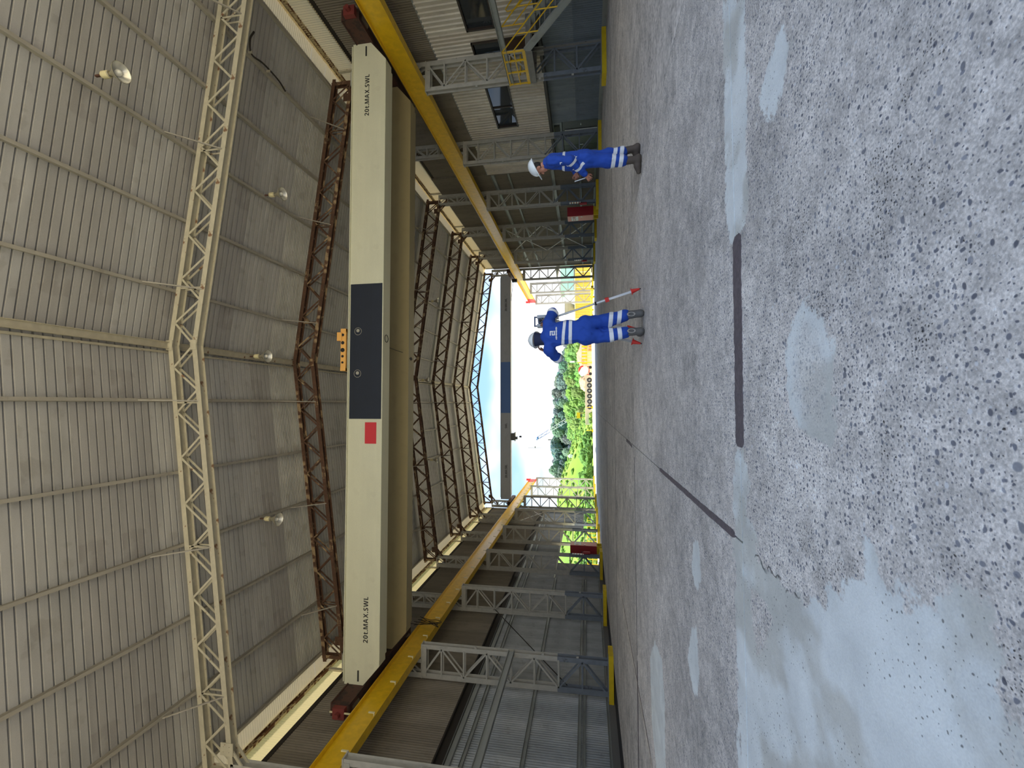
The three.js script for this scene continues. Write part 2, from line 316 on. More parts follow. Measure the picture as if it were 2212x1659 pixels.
const slabMaterial = (x0, x1, z0, z1, w, h, fine, relief = false) => { const t = texture(w, h, (u, v) => floorColor(mix(x0, x1, u), mix(z0, z1, v), fine)); t.wrapS = t.wrapT = THREE.MirroredRepeatWrapping; t.repeat.set(1 / (x1 - x0), 1 / (z1 - z0)); t.offset.set(-x0 / (x1 - x0), -z0 / (z1 - z0)); return std({ map: t, roughness: 0.88, bumpMap: relief ? t : null, bumpScale: relief ? 0.0015 : 0 }); };
const floor = struct('floor');
{
  const base = part(floor, 'joint_bed', bx(25.2, 0.1, 54.6, CX, -0.085, -20.5), std({ color: c8(46, 42, 42), roughness: 0.95 }));
  const gen = [[20, -30], [31, -57], [52, -90]].map(([ox, oz]) => slabMaterial(ox, ox + SLAB_W, oz, oz + SLAB_L, 512, 640, false));
  for (let k = -1; k < 8; k++) for (let i = -2; i < 4; i++) {
    const x0 = Math.max(JX + i * SLAB_W, CX - 12.55), x1 = Math.min(JX + (i + 1) * SLAB_W, CX + 12.55), z1 = Math.min(JZ - k * SLAB_L, 6.2), z0 = Math.max(JZ - (k + 1) * SLAB_L, -47.4);
    if (x1 - x0 < 0.1 || z1 - z0 < 0.1) continue;
    let m = gen[((k + 2) * 5 + (i + 3) * 7) % 3];
    if (k === -1 && i === -1) m = slabMaterial(-2.9, JX, JZ, -0.85, 1408, 1280, true, true);
    if (k === -1 && i === 0) m = slabMaterial(JX, 2.75, JZ, -0.85, 2048, 1152, true, true);
    if (k === 0 && (i === -1 || i === 0)) m = slabMaterial(x0, x1, z0, z1, 1152, 1344, true);
    const gl = k === -1 && i === 0 ? 0 : 0.006, gr = k === -1 && i === -1 ? 0 : 0.006, g = bx(x1 - x0 - gl - gr, 0.15, z1 - z0 - 0.016, 0, -0.075, 0).translate((x0 + gl + x1 - gr) / 2, 0, (z0 + z1) / 2);
    const p = g.attributes.position, uv = g.attributes.uv; for (let q = 0; q < p.count; q++) uv.setXY(q, p.getX(q), p.getZ(q));
    part(floor, 'slab', g, m);
  }
  // dark sealant worked into the joints, proud of the slab by a few millimetres, with ragged edges
  const ragged = (pts, w, seed, y) => { // ribbon along a list of [x, z, half width factor]
    const L = [], R = []; const n = 60; const curve = new THREE.CatmullRomCurve3(pts.map(([x, z]) => V(x, 0, z)));
    for (let i = 0; i <= n; i++) { const p = curve.getPoint(i / n), t = curve.getTangent(i / n), nx = -t.z, nz = t.x, e = Math.min(1, Math.min(i, n - i) / 1.5 + 0.55); const a = w * e * (0.9 + 0.22 * (noise2(i * 0.9, seed) - 0.4)), b = w * e * (0.9 + 0.22 * (noise2(i * 0.9, seed + 9) - 0.4)); L.push(new THREE.Vector2(p.x + nx * a, -(p.z + nz * a))); R.push(new THREE.Vector2(p.x - nx * b, -(p.z - nz * b))); }
    const g = new THREE.ExtrudeGeometry(new THREE.Shape([...L, ...R.reverse()]), { depth: 0.02, bevelEnabled: false, curveSegments: 1 }); g.rotateX(-Math.PI / 2); g.translate(0, y - 0.02, 0); return g;
  };
  const seal = std({ map: texture(256, 256, (u, v) => { const k = 0.8 + 0.3 * tn(u, v, 30, 4) + 0.15 * (hash3(u * 256 | 0, v * 256 | 0, 6) - 0.5); return [108 * k, 98 * k, 100 * k]; }), roughness: 0.9 });
  seal.map.repeat.set(2, 2);
  part(floor, 'joint_seal', ragged([[0.97, -2.70], [0.6, -2.72], [0.34, -2.725], [0.05, -2.735], [-0.25, -2.74]], 0.072, 3, 0.003), seal, 'dark brown sealant strip filling a floor joint');
  part(floor, 'joint_seal', ragged([[-0.785, -2.87], [-0.79, -3.6], [-0.79, -4.6], [-0.795, -5.65]], 0.026, 7, 0.003), seal, 'narrow dark sealant strip along the slab edge');
  const thin = std({ color: c8(92, 92, 92), roughness: 0.9 });
  part(floor, 'joint_seal', ragged([[-1.0, -8.6], [-3, -8.6], [-4.6, -8.6]], 0.022, 27, 0.003), thin);
  part(floor, 'joint_seal', ragged([[-4.7, -8.6], [-7, -8.6], [-9.2, -8.6]], 0.075, 37, 0.003), seal, 'black open joint filled with dirt');
  part(floor, 'joint_seal', ragged([[-5.09, -6.9], [-5.09, -9.5], [-5.09, -12.4]], 0.022, 47, 0.003), seal);
  part(floor, 'joint_seal', ragged([[-9.3, -14.44], [0, -14.44], [12.4, -14.44]], 0.04, 57, 0.003), thin);
  part(floor, 'joint_seal', ragged([[-9.3, -20.3], [-5, -20.3], [-1.5, -20.3]], 0.07, 67, 0.003), seal);
  part(floor, 'joint_seal', ragged([[-0.84, -9.0], [-0.82, -9.7], [-0.82, -10.3]], 0.03, 17, 0.003), seal);
}

// ---------------------------------------------------------------- roof
const SLOPE = 0.133, RIDGE_Y = 13.42, roofY = (off) => RIDGE_Y - SLOPE * Math.abs(off);
const PURLINS = [1.65, 3.78, 5.87, 7.93, 10.0, 12.0];
const ceiling = struct('ceiling');
{
  const Z0 = 1.2, Z1 = -46.6, run = Math.hypot(1, SLOPE);
  const ribG = sheet(ribProfile(1.0, 0.2, 0.046, 0.08), 12.15 * run), fineG = sheet(ribProfile(0.96, 0.096, 0.05, 0.05), 12.15 * run);
  const eaveG = sheet(waveProfile(0.958, 0.0798, 0.018, 4), 0.85 * run), eaveR = sheet(waveProfile(1.0, 0.1, 0.018, 4), 0.85 * run);
  for (const s of [-1, 1]) {
    const X = V(s, -SLOPE, 0).normalize(), Z = V(0, 0, s), Y = V().crossVectors(Z, X);
    let z = Z0;
    while (z > Z1 + 0.05) {
      const fine = z <= -15.2 && z > -17.1, w = fine ? 0.96 : 1.0;
      const m = fine ? M.roofFine : M.roof[Math.floor(hash3(Math.round(z * 10), s, 5) * 4)];
      part(ceiling, 'roof_sheet', place(fine ? fineG : ribG, X, Y, Z, V(CX, RIDGE_Y, s > 0 ? z - w : z)), m);
      part(ceiling, 'eave_sheet', place(fine ? eaveG : eaveR, X, Y, Z, V(CX + s * 12.1, roofY(12.1) - 0.03, s > 0 ? z - w : z)), M.eave);
      z -= w;
    }
  }
  part(ceiling, 'ridge_cap', [bar(V(CX - 0.16, RIDGE_Y + 0.06, (Z0 + Z1) / 2), V(CX, RIDGE_Y + 0.085, (Z0 + Z1) / 2), 0.01, Z0 - Z1), bar(V(CX, RIDGE_Y + 0.085, (Z0 + Z1) / 2), V(CX + 0.16, RIDGE_Y + 0.06, (Z0 + Z1) / 2), 0.01, Z0 - Z1)], M.purlin);
  for (let n = 0; n < 8; n++) {
    const za = -n * BAY - 0.01, zb = -(n + 1) * BAY + 0.01;
    for (const s of [-1, 1]) for (const o of PURLINS) {
      const y = roofY(o) - 0.075 - 0.005;
      part(ceiling, 'purlin', csec(V(CX + s * o, y, za), V(CX + s * o, y, zb), V(s * SLOPE, 1, 0).normalize(), 0.15, 0.085), M.purlin);
    }
    part(ceiling, 'ridge_beam', [hsec(V(CX, RIDGE_Y - 0.16, za), V(CX, RIDGE_Y - 0.16, zb), V(1, 0, 0), 0.2, 0.15, 0.012, 0.01), bar(V(CX - 0.2, RIDGE_Y - 0.06, za), V(CX - 0.2, RIDGE_Y - 0.06, zb), 0.07, 0.06)], M.ridge, 'cream ridge beam with rust spots');
    if (n > 0) for (const s of [-1, 1]) for (const o of [1.65, 5.87, 10.0]) {
      part(ceiling, 'fly_brace', bar(V(CX + s * (o + 0.02), roofY(o) - 1.05, -n * BAY + 0.1), V(CX + s * o, roofY(o) - 0.16, -n * BAY + 1.15), 0.035, 0.035), M.purlin);
    }
  }
}

// ---------------------------------------------------------------- walls
const LOFF = -12.70, ROFF = 12.70;               // cladding lines, from the ridge
function cladding(parent, name, x, y0, y1, z0, z1, inward, prof, mats, seed) { // sheets about 0.9 m wide standing side by side along z
  const n = Math.max(1, Math.round((z0 - z1) / 0.9)), w = (z0 - z1) / n, g = sheet(prof(w), y1 - y0, y0);
  for (let i = 0; i < n; i++) part(parent, name, place(g, V(0, 1, 0), V(inward, 0, 0), V(0, 0, -inward), V(x, y0, inward > 0 ? z0 - i * w : z0 - (i + 1) * w)), mats[Math.floor(hash3(i, Math.round(y0 * 10), seed) * mats.length)]);
}
const fineWave = (w) => waveProfile(w, w / Math.max(1, Math.round(w / 0.1)), 0.03, 6), officeRib = (w) => ribProfile(w, w / Math.max(1, Math.round(w / 0.2)), 0.075, 0.05);
const ZN = 1.2, ZF = -46.3;
const wallLeft = struct('wall_left'), wallRight = struct('wall_right');
{
  const xw = CX + LOFF, xl = xw - 0.16;
  cladding(wallLeft, 'wall_sheet', xw, 5.62, 10.72, ZN, ZF, 1, fineWave, M.wallUpper, 1);
  cladding(wallLeft, 'translucent_sheet', xw - 0.03, 10.70, 11.74, ZN, ZF, 1, fineWave, [M.clear], 2);
  cladding(wallLeft, 'wall_sheet', xl, 0.12, 5.6, ZN, -31.6, 1, fineWave, M.wallLower, 3);
  cladding(wallLeft, 'wall_sheet', xl, 3.0, 5.6, -31.6, -40.25, 1, fineWave, M.wallLower, 4);
  cladding(wallLeft, 'wall_sheet', xl, 1.3, 5.6, -40.25, ZF, 1, fineWave, M.wallLower, 5);
  part(wallLeft, 'kerb', bx(0.42, 0.3, ZN + 31.6, xl + 0.02, 0.03, (ZN - 31.6) / 2), std({ color: c8(120, 118, 114), roughness: 0.9 }));
  part(wallLeft, 'flashing', bx(0.03, 0.16, ZN - ZF, xw + 0.03, 10.70, (ZN + ZF) / 2), M.dark);
  part(wallLeft, 'flashing', [bx(0.24, 0.05, ZN - ZF, xw - 0.06, 5.60, (ZN + ZF) / 2), bx(0.04, 0.3, ZN - ZF, xl + 0.05, 5.44, (ZN + ZF) / 2)], M.dark, 'dark sooty flashing where the upper wall ends');
  for (let n = -1; n < 8; n++) {
    const za = -n * BAY, zb = -(n + 1) * BAY, y = (h, d, w, m = M.girt) => part(wallLeft, 'girt', csec(V(xl + 0.09, h, za), V(xl + 0.09, h, zb), V(0, 1, 0), d, w), m);
    y(5.2, 0.22, 0.12); y(4.76, 0.12, 0.08);
    if (n < 5) { y(2.92, 0.13, 0.09); y(1.22, 0.11, 0.08); y(1.06, 0.09, 0.07); y(0.22, 0.1, 0.08); } else { y(3.02, 0.14, 0.09); if (n === 7) y(1.32, 0.12, 0.08); }
    part(wallLeft, 'eave_beam', csec(V(xw + 0.08, 11.48, za), V(xw + 0.08, 11.48, zb), V(0, 1, 0), 0.17, 0.1), M.beamRust, 'rusted cream eave beam');
    part(wallLeft, 'eave_post', bx(0.08, 0.75, 0.14, xw + 0.06, 11.05, zb), M.trussCream);
  }
  // tie rods between columns
  part(wallLeft, 'tie_rod', tube(V(xw + 0.35, 5.7, -23), V(xw + 0.35, 1.7, -17.3), 0.018, 8), M.dark);
  for (const [a, b] of [[7.0, 4.2], [4.2, 7.0], [4.0, 0.8], [0.8, 4.0]]) part(wallLeft, 'cross_brace', bar(V(xw + 0.3, a, -40.4), V(xw + 0.3, b, -45.8), 0.07, 0.05), M.steel);
}
{
  const xw = CX + ROFF + 0.1, xo = CX + ROFF - 0.06, xb = CX + ROFF + 0.45, OFF_END = -26.8;
  cladding(wallRight, 'wall_sheet', xw, 6.9, 10.62, ZN, OFF_END, -1, fineWave, M.wallUpper, 11);
  cladding(wallRight, 'wall_sheet', CX + ROFF, 0.15, 10.62, OFF_END, ZF, -1, fineWave, M.wallUpper, 12);
  cladding(wallRight, 'translucent_sheet', xw - 0.05, 10.60, 11.74, ZN, ZF, -1, fineWave, [M.clear], 13);
  part(wallRight, 'flashing', bx(0.05, 0.2, ZN - ZF, xw - 0.03, 10.56, (ZN + ZF) / 2), M.dark);
  // offices: their cladding between the window openings
  const offices = (z0, z1, y0, y1) => cladding(wallRight, 'office_sheet', xo, y0, y1, z0, z1, -1, officeRib, M.office, 14);
  const openings = [[-12.6, -16.05, 4.18, 5.32], [-16.62, -17.40, 2.98, 5.32], [-19.10, -22.16, 4.22, 5.32]];
  let z = ZN;
  for (const [a, b, y0, y1] of openings) { offices(z, a, 2.66, 6.9); if (y0 > 3) offices(a, b, 2.66, y0); offices(a, b, y1, 6.9); z = b; }
  offices(z, OFF_END, 2.66, 6.9);
  part(wallRight, 'office_floor', bx(0.7, 0.12, ZN - OFF_END, xo + 0.36, 2.60, (ZN + OFF_END) / 2), std({ color: c8(96, 96, 92), roughness: 0.9 }));
  part(wallRight, 'office_roof', bx(0.5, 0.06, ZN - OFF_END, xo + 0.24, 6.91, (ZN + OFF_END) / 2), M.girt);
  part(wallRight, 'corner_flashing', bx(0.62, 10.6, 0.06, xo + 0.3, 5.3, OFF_END - 0.02), M.wallUpper[0]);
  part(wallRight, 'office_end', bx(0.5, 4.3, 0.06, xo + 0.25, 4.76, OFF_END + 0.02), M.office[1]);
  // ground storey, set back under the offices
  for (const [a, b] of [[ZN, -23.05], [-23.98, -24.3], [-26.2, OFF_END]]) {
    cladding(wallRight, 'wall_sheet', xb, 1.28, 2.62, a, b, -1, fineWave, M.rightLow, 15);
    cladding(wallRight, 'wall_sheet', xb, 0.1, 1.28, a, b, -1, fineWave, [M.rightLowBlue], 16);
  }
  for (const [a, b] of [[-23.05, -23.98], [-24.3, -26.2]]) part(wallRight, 'lintel', bx(0.1, 0.55, a - b, xb + 0.02, 2.33, (a + b) / 2), M.rightLow[0]);
  part(wallRight, 'kerb', bx(0.5, 0.3, ZN - OFF_END, xb + 0.12, 0.0, (ZN + OFF_END) / 2), M.girt); part(wallRight, 'kerb', bx(0.4, 0.3, OFF_END - ZF, CX + ROFF + 0.1, 0.03, (OFF_END + ZF) / 2), std({ color: c8(110, 110, 108), roughness: 0.9 }));
  part(wallRight, 'vent_louvre', [bx(0.05, 0.3, 0.55, xb - 0.05, 2.32, -23.5), ...[0, 1, 2, 3, 4].map((i) => bx(0.06, 0.02, 0.5, xb - 0.08, 2.22 + i * 0.05, -23.5))], M.black);
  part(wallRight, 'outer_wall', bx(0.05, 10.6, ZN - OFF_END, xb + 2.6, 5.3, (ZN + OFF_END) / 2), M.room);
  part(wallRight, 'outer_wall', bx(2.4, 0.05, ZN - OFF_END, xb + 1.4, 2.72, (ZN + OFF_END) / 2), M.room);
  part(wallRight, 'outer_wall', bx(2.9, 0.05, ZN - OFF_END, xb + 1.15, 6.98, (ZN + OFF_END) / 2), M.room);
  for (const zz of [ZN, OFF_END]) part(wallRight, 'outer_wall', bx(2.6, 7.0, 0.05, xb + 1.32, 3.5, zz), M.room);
  for (let n = 4; n < 8; n++) {
    const za = n === 4 ? OFF_END : -n * BAY, zb = -(n + 1) * BAY, xg = CX + ROFF - 0.12, y = (h, d, w) => part(wallRight, 'girt', csec(V(xg, h, zb), V(xg, h, za), V(0, 1, 0), d, w), M.girt);
    y(6.6, 0.22, 0.14); y(5.6, 0.13, 0.09); y(2.86, 0.22, 0.12); y(1.15, 0.13, 0.09); y(0.24, 0.1, 0.08);
  }
  for (let n = -1; n < 8; n++) {
    const za = -n * BAY, zb = -(n + 1) * BAY;
    part(wallRight, 'eave_beam', csec(V(xw - 0.1, 11.48, zb), V(xw - 0.1, 11.48, za), V(0, 1, 0), 0.17, 0.1), M.beamRust, 'rusted cream eave beam');
    part(wallRight, 'eave_post', bx(0.08, 0.75, 0.14, xw - 0.1, 11.05, zb), M.trussCream);
  }
  for (const [a, b] of [[7.4, 4.4], [4.4, 7.4], [4.2, 0.8], [0.8, 4.2]]) for (const q of [0]) part(wallRight, 'cross_brace', bar(V(CX + ROFF - 0.35, a, -34.7), V(CX + ROFF - 0.35, b, -40.1), 0.07, 0.05), M.steel);

  // windows and doors
  const pane = (p, za, zb, y0, y1, fw = 0.07, split = 1, extra) => {
    part(p, 'window_frame', [bx(0.1, fw, za - zb, xo - 0.02, y1 - fw / 2, (za + zb) / 2), bx(0.1, fw, za - zb, xo - 0.02, y0 + fw / 2, (za + zb) / 2), bx(0.1, y1 - y0, fw, xo - 0.02, (y0 + y1) / 2, za - fw / 2), bx(0.1, y1 - y0, fw, xo - 0.02, (y0 + y1) / 2, zb + fw / 2)], M.frameBrown);
    const w = (za - zb) / split;
    for (let i = 0; i < split; i++) part(p, 'pane', bx(0.012, y1 - y0 - 2 * fw, w - 0.04 - (split > 1 ? 0 : 0.06), xo + 0.02 + 0.02 * (i % 2), (y0 + y1) / 2, za - w * (i + 0.5)), glassPane);
    if (split > 1) part(p, 'mullion', bx(0.07, y1 - y0, 0.06, xo, (y0 + y1) / 2, (za + zb) / 2), M.frameBrown);
  };
  var glassPane = new THREE.MeshPhysicalMaterial({ color: c8(96, 104, 110), roughness: 0.04, transmission: 0.7, thickness: 0 });
  const w1 = struct('window_1'); pane(w1, -12.6, -16.05, 4.18, 5.32, 0.07, 2);
  const w3 = struct('window_2'); pane(w3, -19.10, -22.16, 4.22, 5.32, 0.07, 2);
  part(w3, 'curtain', bx(0.03, 0.85, 0.6, xo + 0.3, 4.85, -19.6), M.curtain); part(w3, 'curtain', bx(0.03, 0.85, 0.4, xo + 0.3, 4.85, -20.95), M.curtain);
  part(w3, 'roll', new THREE.SphereGeometry(0.2, 16, 12).translate(xo + 0.35, 4.5, -21.75), M.white);
  const d2 = struct('door_1');
  part(d2, 'door_frame', [bx(0.1, 2.34, 0.06, xo - 0.02, 4.15, -16.65), bx(0.1, 2.34, 0.06, xo - 0.02, 4.15, -17.37), bx(0.1, 0.06, 0.78, xo - 0.02, 5.29, -17.01)], M.frameBrown);
  part(d2, 'door_leaf', bx(0.05, 1.2, 0.68, xo + 0.02, 3.58, -17.01), std({ color: c8(84, 58, 42), roughness: 0.5 }));
  part(d2, 'pane', bx(0.02, 1.0, 0.62, xo + 0.02, 4.72, -17.01), glassPane);
  const d1 = struct('door_2');
  part(d1, 'door_leaf', bx(0.05, 1.95, 0.9, xb + 0.02, 1.05, -23.5), M.doorDark); part(d1, 'pull_bar', bx(0.03, 1.75, 0.06, xb - 0.03, 1.05, -23.78), M.white);
  part(d1, 'handle', bx(0.05, 0.03, 0.12, xb - 0.05, 1.05, -23.3), M.aluminium);
  const d3 = struct('door_3');
  part(d3, 'door_leaf', bx(0.05, 1.95, 0.92, xb + 0.02, 1.05, -24.8), std({ color: c8(24, 40, 36), roughness: 0.4 })); part(d3, 'door_leaf', bx(0.05, 1.95, 0.92, xb + 0.02, 1.05, -25.74), std({ color: c8(24, 40, 36), roughness: 0.4 }));
  part(d3, 'handle', bx(0.05, 0.25, 0.03, xb - 0.03, 1.05, -25.2), M.aluminium);
}

// ---------------------------------------------------------------- lattice columns, roof trusses, runway beams
function latticeColumn(s, far, outdoor, label, group, z) { // s = +1: the hall lies towards +x
  const t = thing('lattice_column', label, 'column', [CX - s * 11.83, 0, z], group);
  const hi = M.steel, lo = M.steelBlue, split = outdoor ? 0.17 : s > 0 ? 2.05 : 2.45, at = (x, y, zz = 0) => V(s * x, y, zz), X = V(0, 0, 1);
  part(t, 'plinth', bx(1.86, 0.17, 0.72, -s * 0.02, 0.085, 0), M.plinth, 'yellow painted concrete plinth');
  part(t, 'base_plate', bx(1.5, 0.03, 0.4, -s * 0.05, 0.185, 0), lo);
  const chord = (x, a, b, w, m) => part(t, 'chord', hsec(at(x, a), at(x, b), X, 0.24, w), m);
  if (!outdoor) { chord(0.5, 0.2, split, 0.17, lo); chord(-0.6, 0.2, split, 0.2, lo); }
  const b0 = outdoor ? 0.2 : split;
  chord(0.5, b0, 7.36, 0.17, hi); chord(-0.6, b0, outdoor ? 7.36 : 10.78, 0.2, hi);
  part(t, 'cap', [bx(1.3, 0.04, 0.3, -s * 0.05, 7.38, 0), bx(1.1, 0.18, 0.02, -s * 0.05, 7.27, 0.13), bx(1.1, 0.18, 0.02, -s * 0.05, 7.27, -0.13)], hi);
  const nodes = [0.26, 1.13, 2.01, 2.92, 3.83, 4.76, 5.67, 6.57, 7.3];
  for (const zz of [0.125, -0.125]) for (let i = 0; i < nodes.length; i++) {
    const m = nodes[i] < split - 0.1 ? lo : hi;
    if (i) part(t, 'lacing_post', bar(at(-0.55, nodes[i], zz), at(0.46, nodes[i], zz), 0.02, 0.06, X), m);
    if (i + 1 < nodes.length) { const out = i % 2 === 0; part(t, 'lacing_diagonal', bar(at(out ? -0.55 : 0.46, nodes[i], zz), at(out ? 0.46 : -0.55, nodes[i + 1], zz), 0.02, 0.062, X), m); }
  }
  if (!outdoor) {
    const xi = -0.06; chord(xi, 7.4, 10.78, 0.15, hi);
    for (const zz of [0.12, -0.12]) for (let i = 0; i < 5; i++) {
      const y0 = 7.55 + i * 0.64, out = i % 2 === 0;
      part(t, 'lacing_diagonal', bar(at(out ? -0.55 : xi, y0, zz), at(out ? xi : -0.55, y0 + 0.64, zz), 0.02, 0.06, X), hi);
      part(t, 'lacing_post', bar(at(-0.55, y0 + 0.64, zz), at(xi, y0 + 0.64, zz), 0.02, 0.06, X), hi);
    }
    for (const yy of [1.3, 2.6, 5.2]) part(t, 'bracket', bx(0.05, 0.09, 0.05, s * 0.62, yy, 0.1), hi);
  }
  return t;
}
for (let n = 1; n <= 10; n++) {
  const z = -n * BAY, out = n > 8, far = n >= 5;
  const where = n === 8 ? 'at the open gable' : out ? nth(n - 9) + ' out in the yard past the gable' : nth(7 - n) + ' in from the open gable', kind = out ? 'pale lattice column' : 'grey lattice column';
  latticeColumn(1, far, out, kind + ' on the plain wall side, ' + where, 'columns of the plain wall side', z);
  latticeColumn(-1, far, out, kind + ' on the office side, ' + where, 'columns of the office side', z);
}

function roofTruss(z, m, label, group) {
  const t = thing('roof_truss', label, 'truss', [CX, 0, z], group), X = V(0, 0, 1), top = (o) => RIDGE_Y - 0.24 - SLOPE * Math.abs(o), bot = (o) => top(o) - 0.83;
  for (const s of [-1, 1]) {
    part(t, 'top_chord', hsec(V(0, top(0), 0), V(s * 12.3, top(12.3), 0), X, 0.24, 0.15), m);
    part(t, 'bottom_chord', hsec(V(0, bot(0), 0), V(s * 12.15, bot(12.15), 0), X, 0.24, 0.16), m);
    for (const zz of [0.1, -0.1]) {
      for (let i = 0; i < 9; i++) {
        const b0 = i * 1.34, tp = b0 + 0.67, b1 = b0 + 1.34;
        part(t, 'web_bar', bar(V(s * b0, bot(b0) + 0.04, zz), V(s * tp, top(tp) - 0.04, zz), 0.02, 0.06, X), m);
        if (b1 < 12.2) part(t, 'web_bar', bar(V(s * tp, top(tp) - 0.04, zz), V(s * b1, bot(b1) + 0.04, zz), 0.02, 0.06, X), m);
      }
      for (const o of [1.72, 5.9, 10.0]) part(t, 'web_post', bar(V(s * o, bot(o), zz), V(s * o, top(o), zz), 0.02, 0.045, X), m);
      part(t, 'end_strut', bar(V(s * 11.4, bot(11.4) - 0.02, zz), V(s * 12.25, bot(12.25) - 0.62, zz), 0.03, 0.08, X), m);
    }
    part(t, 'gusset', [bx(0.34, 0.4, 0.02, s * 11.42, bot(11.4) + 0.06, 0.13), ...[0, 1, 2, 3].map((k) => new THREE.CylinderGeometry(0.014, 0.014, 0.02, 6).rotateX(Math.PI / 2).translate(s * 11.42 + (k % 2 ? 0.07 : -0.07), bot(11.4) + (k > 1 ? 0.16 : -0.02), 0.145))], m);
    part(t, 'end_post', hsec(V(s * 12.1, bot(12.1) - 0.1, 0), V(s * 12.1, top(12.1) + 0.1, 0), X, 0.22, 0.14), m);
  }
  part(t, 'ridge_plate', bx(0.3, 0.2, 0.02, 0, bot(0) + 0.02, 0.13), m); part(t, 'ridge_plate', bx(0.3, 0.2, 0.02, 0, top(0) + 0.02, 0.13), m);
  return t;
}
for (let n = 2; n <= 8; n++) roofTruss(-n * BAY, n === 2 ? M.trussCream : M.trussRust,
  n === 2 ? 'cream-painted roof truss with rust patches, on the camera side of the big crane' : n === 3 ? 'heavily rusted roof truss just above the cream crane girder' : n === 8 ? 'dark gable truss framing the sky at the open end' : 'dark brown roof truss, ' + nth(n - 4) + ' beyond the cream crane', n > 3 && n < 8 ? 'dark trusses past the crane' : undefined);

const RAIL_OFF = 11.53, RAIL_Y0 = 7.4, RAIL_Y1 = 8.2;
for (const s of [-1, 1]) {
  const t = thing('runway_beam', s < 0 ? 'yellow crane runway beam with bracket pegs, over the plain wall columns' : 'yellow crane runway beam passing the office cladding and yellow stair', 'beam', [CX + s * RAIL_OFF, 0, 0]);
  for (let n = 0; n < 10; n++) {
    const za = -n * BAY + (n === 0 ? 1 : 0), zb = -(n + 1) * BAY, m = M.yellow;
    const g = (a, b) => hsec(V(0, (RAIL_Y0 + RAIL_Y1) / 2, a), V(0, (RAIL_Y0 + RAIL_Y1) / 2, b), V(0, 1, 0), RAIL_Y1 - RAIL_Y0, 0.32, 0.026, 0.016);
    if (n < 9) part(t, 'beam_length', g(za - 0.002, zb + 0.002), m);
    else { part(t, 'beam_length', g(za - 0.002, zb + 2.0), m); part(t, 'beam_tip', g(zb + 2.0, zb - 0.2), M.red, 'red painted end of the runway beam'); }
  }
  part(t, 'rail', [bx(0.13, 0.02, 57.5, 0, RAIL_Y1 + 0.01, -28), bx(0.03, 0.07, 57.5, 0, RAIL_Y1 + 0.05, -28), bx(0.065, 0.03, 57.5, 0, RAIL_Y1 + 0.09, -28)], M.rail);
  if (s < 0) for (let z = -10.2; z > -56; z -= 1.55) part(t, 'bracket_peg', [bx(0.03, 0.2, 0.05, 0.2, RAIL_Y0 + 0.14, z), bx(0.14, 0.03, 0.03, 0.13, RAIL_Y0 + 0.06, z)], M.lampCream);
  part(t, 'end_stop', bx(0.25, 0.4, 0.12, 0, RAIL_Y1 + 0.25, -57.3), M.red);
}
{ // struts along the column faces between the second and third frames
  const l = thing('wall_strut', 'grey horizontal strut crossing the near column of the plain wall', 'beam', [CX - 11.25, 3.8, 0]);
  part(l, 'flange_section', hsec(V(0, 0, -5.9), V(0, 0, -17.2), V(0, 1, 0), 0.22, 0.16), M.girt);
  const r = thing('wall_strut', 'grey horizontal beam running past the dark office windows to the landing', 'beam', [CX + 11.2, 3.76, 0]);
  part(r, 'flange_section', hsec(V(0, 0, -5.9), V(0, 0, -17.2), V(0, 1, 0), 0.2, 0.16), M.girt);
}

// ---------------------------------------------------------------- overhead cranes
const font = await new FontLoader().loadAsync('fonts/droid/droid_sans_bold.typeface.json');
function words3(str, size, depth = 0.006) { const g = new TextGeometry(str, { font, size, depth, curveSegments: 5, bevelEnabled: false }); g.computeBoundingBox(); const b = g.boundingBox; g.translate(-(b.min.x + b.max.x) / 2, -(b.min.y + b.max.y) / 2, 0); return g; }
function spaced(str, size, width) { // letters set apart, as with a stencil
  const gs = [...str].map((ch) => { const g = new TextGeometry(ch, { font, size, depth: 0.006, curveSegments: 5, bevelEnabled: false }); g.computeBoundingBox(); const b = g.boundingBox; g.translate(-b.min.x, 0, 0); return [g, b.max.x - b.min.x]; });
  const gap = (width - gs.reduce((a, q) => a + q[1], 0)) / (str.length - 1); let x = -width / 2;
  return merge(gs.map(([g, w]) => { const r = g.translate(x, -size / 2, 0); x += w + gap; return r; }));
}
function girderShape(half, y0, y1, cut) { return new THREE.Shape([[-half, y1], [-half, y0 + cut * 0.62], [-half + cut * 0.72, y0], [half - cut * 0.72, y0], [half, y0 + cut * 0.62], [half, y1]].reverse().map((p) => new THREE.Vector2(...p))); }
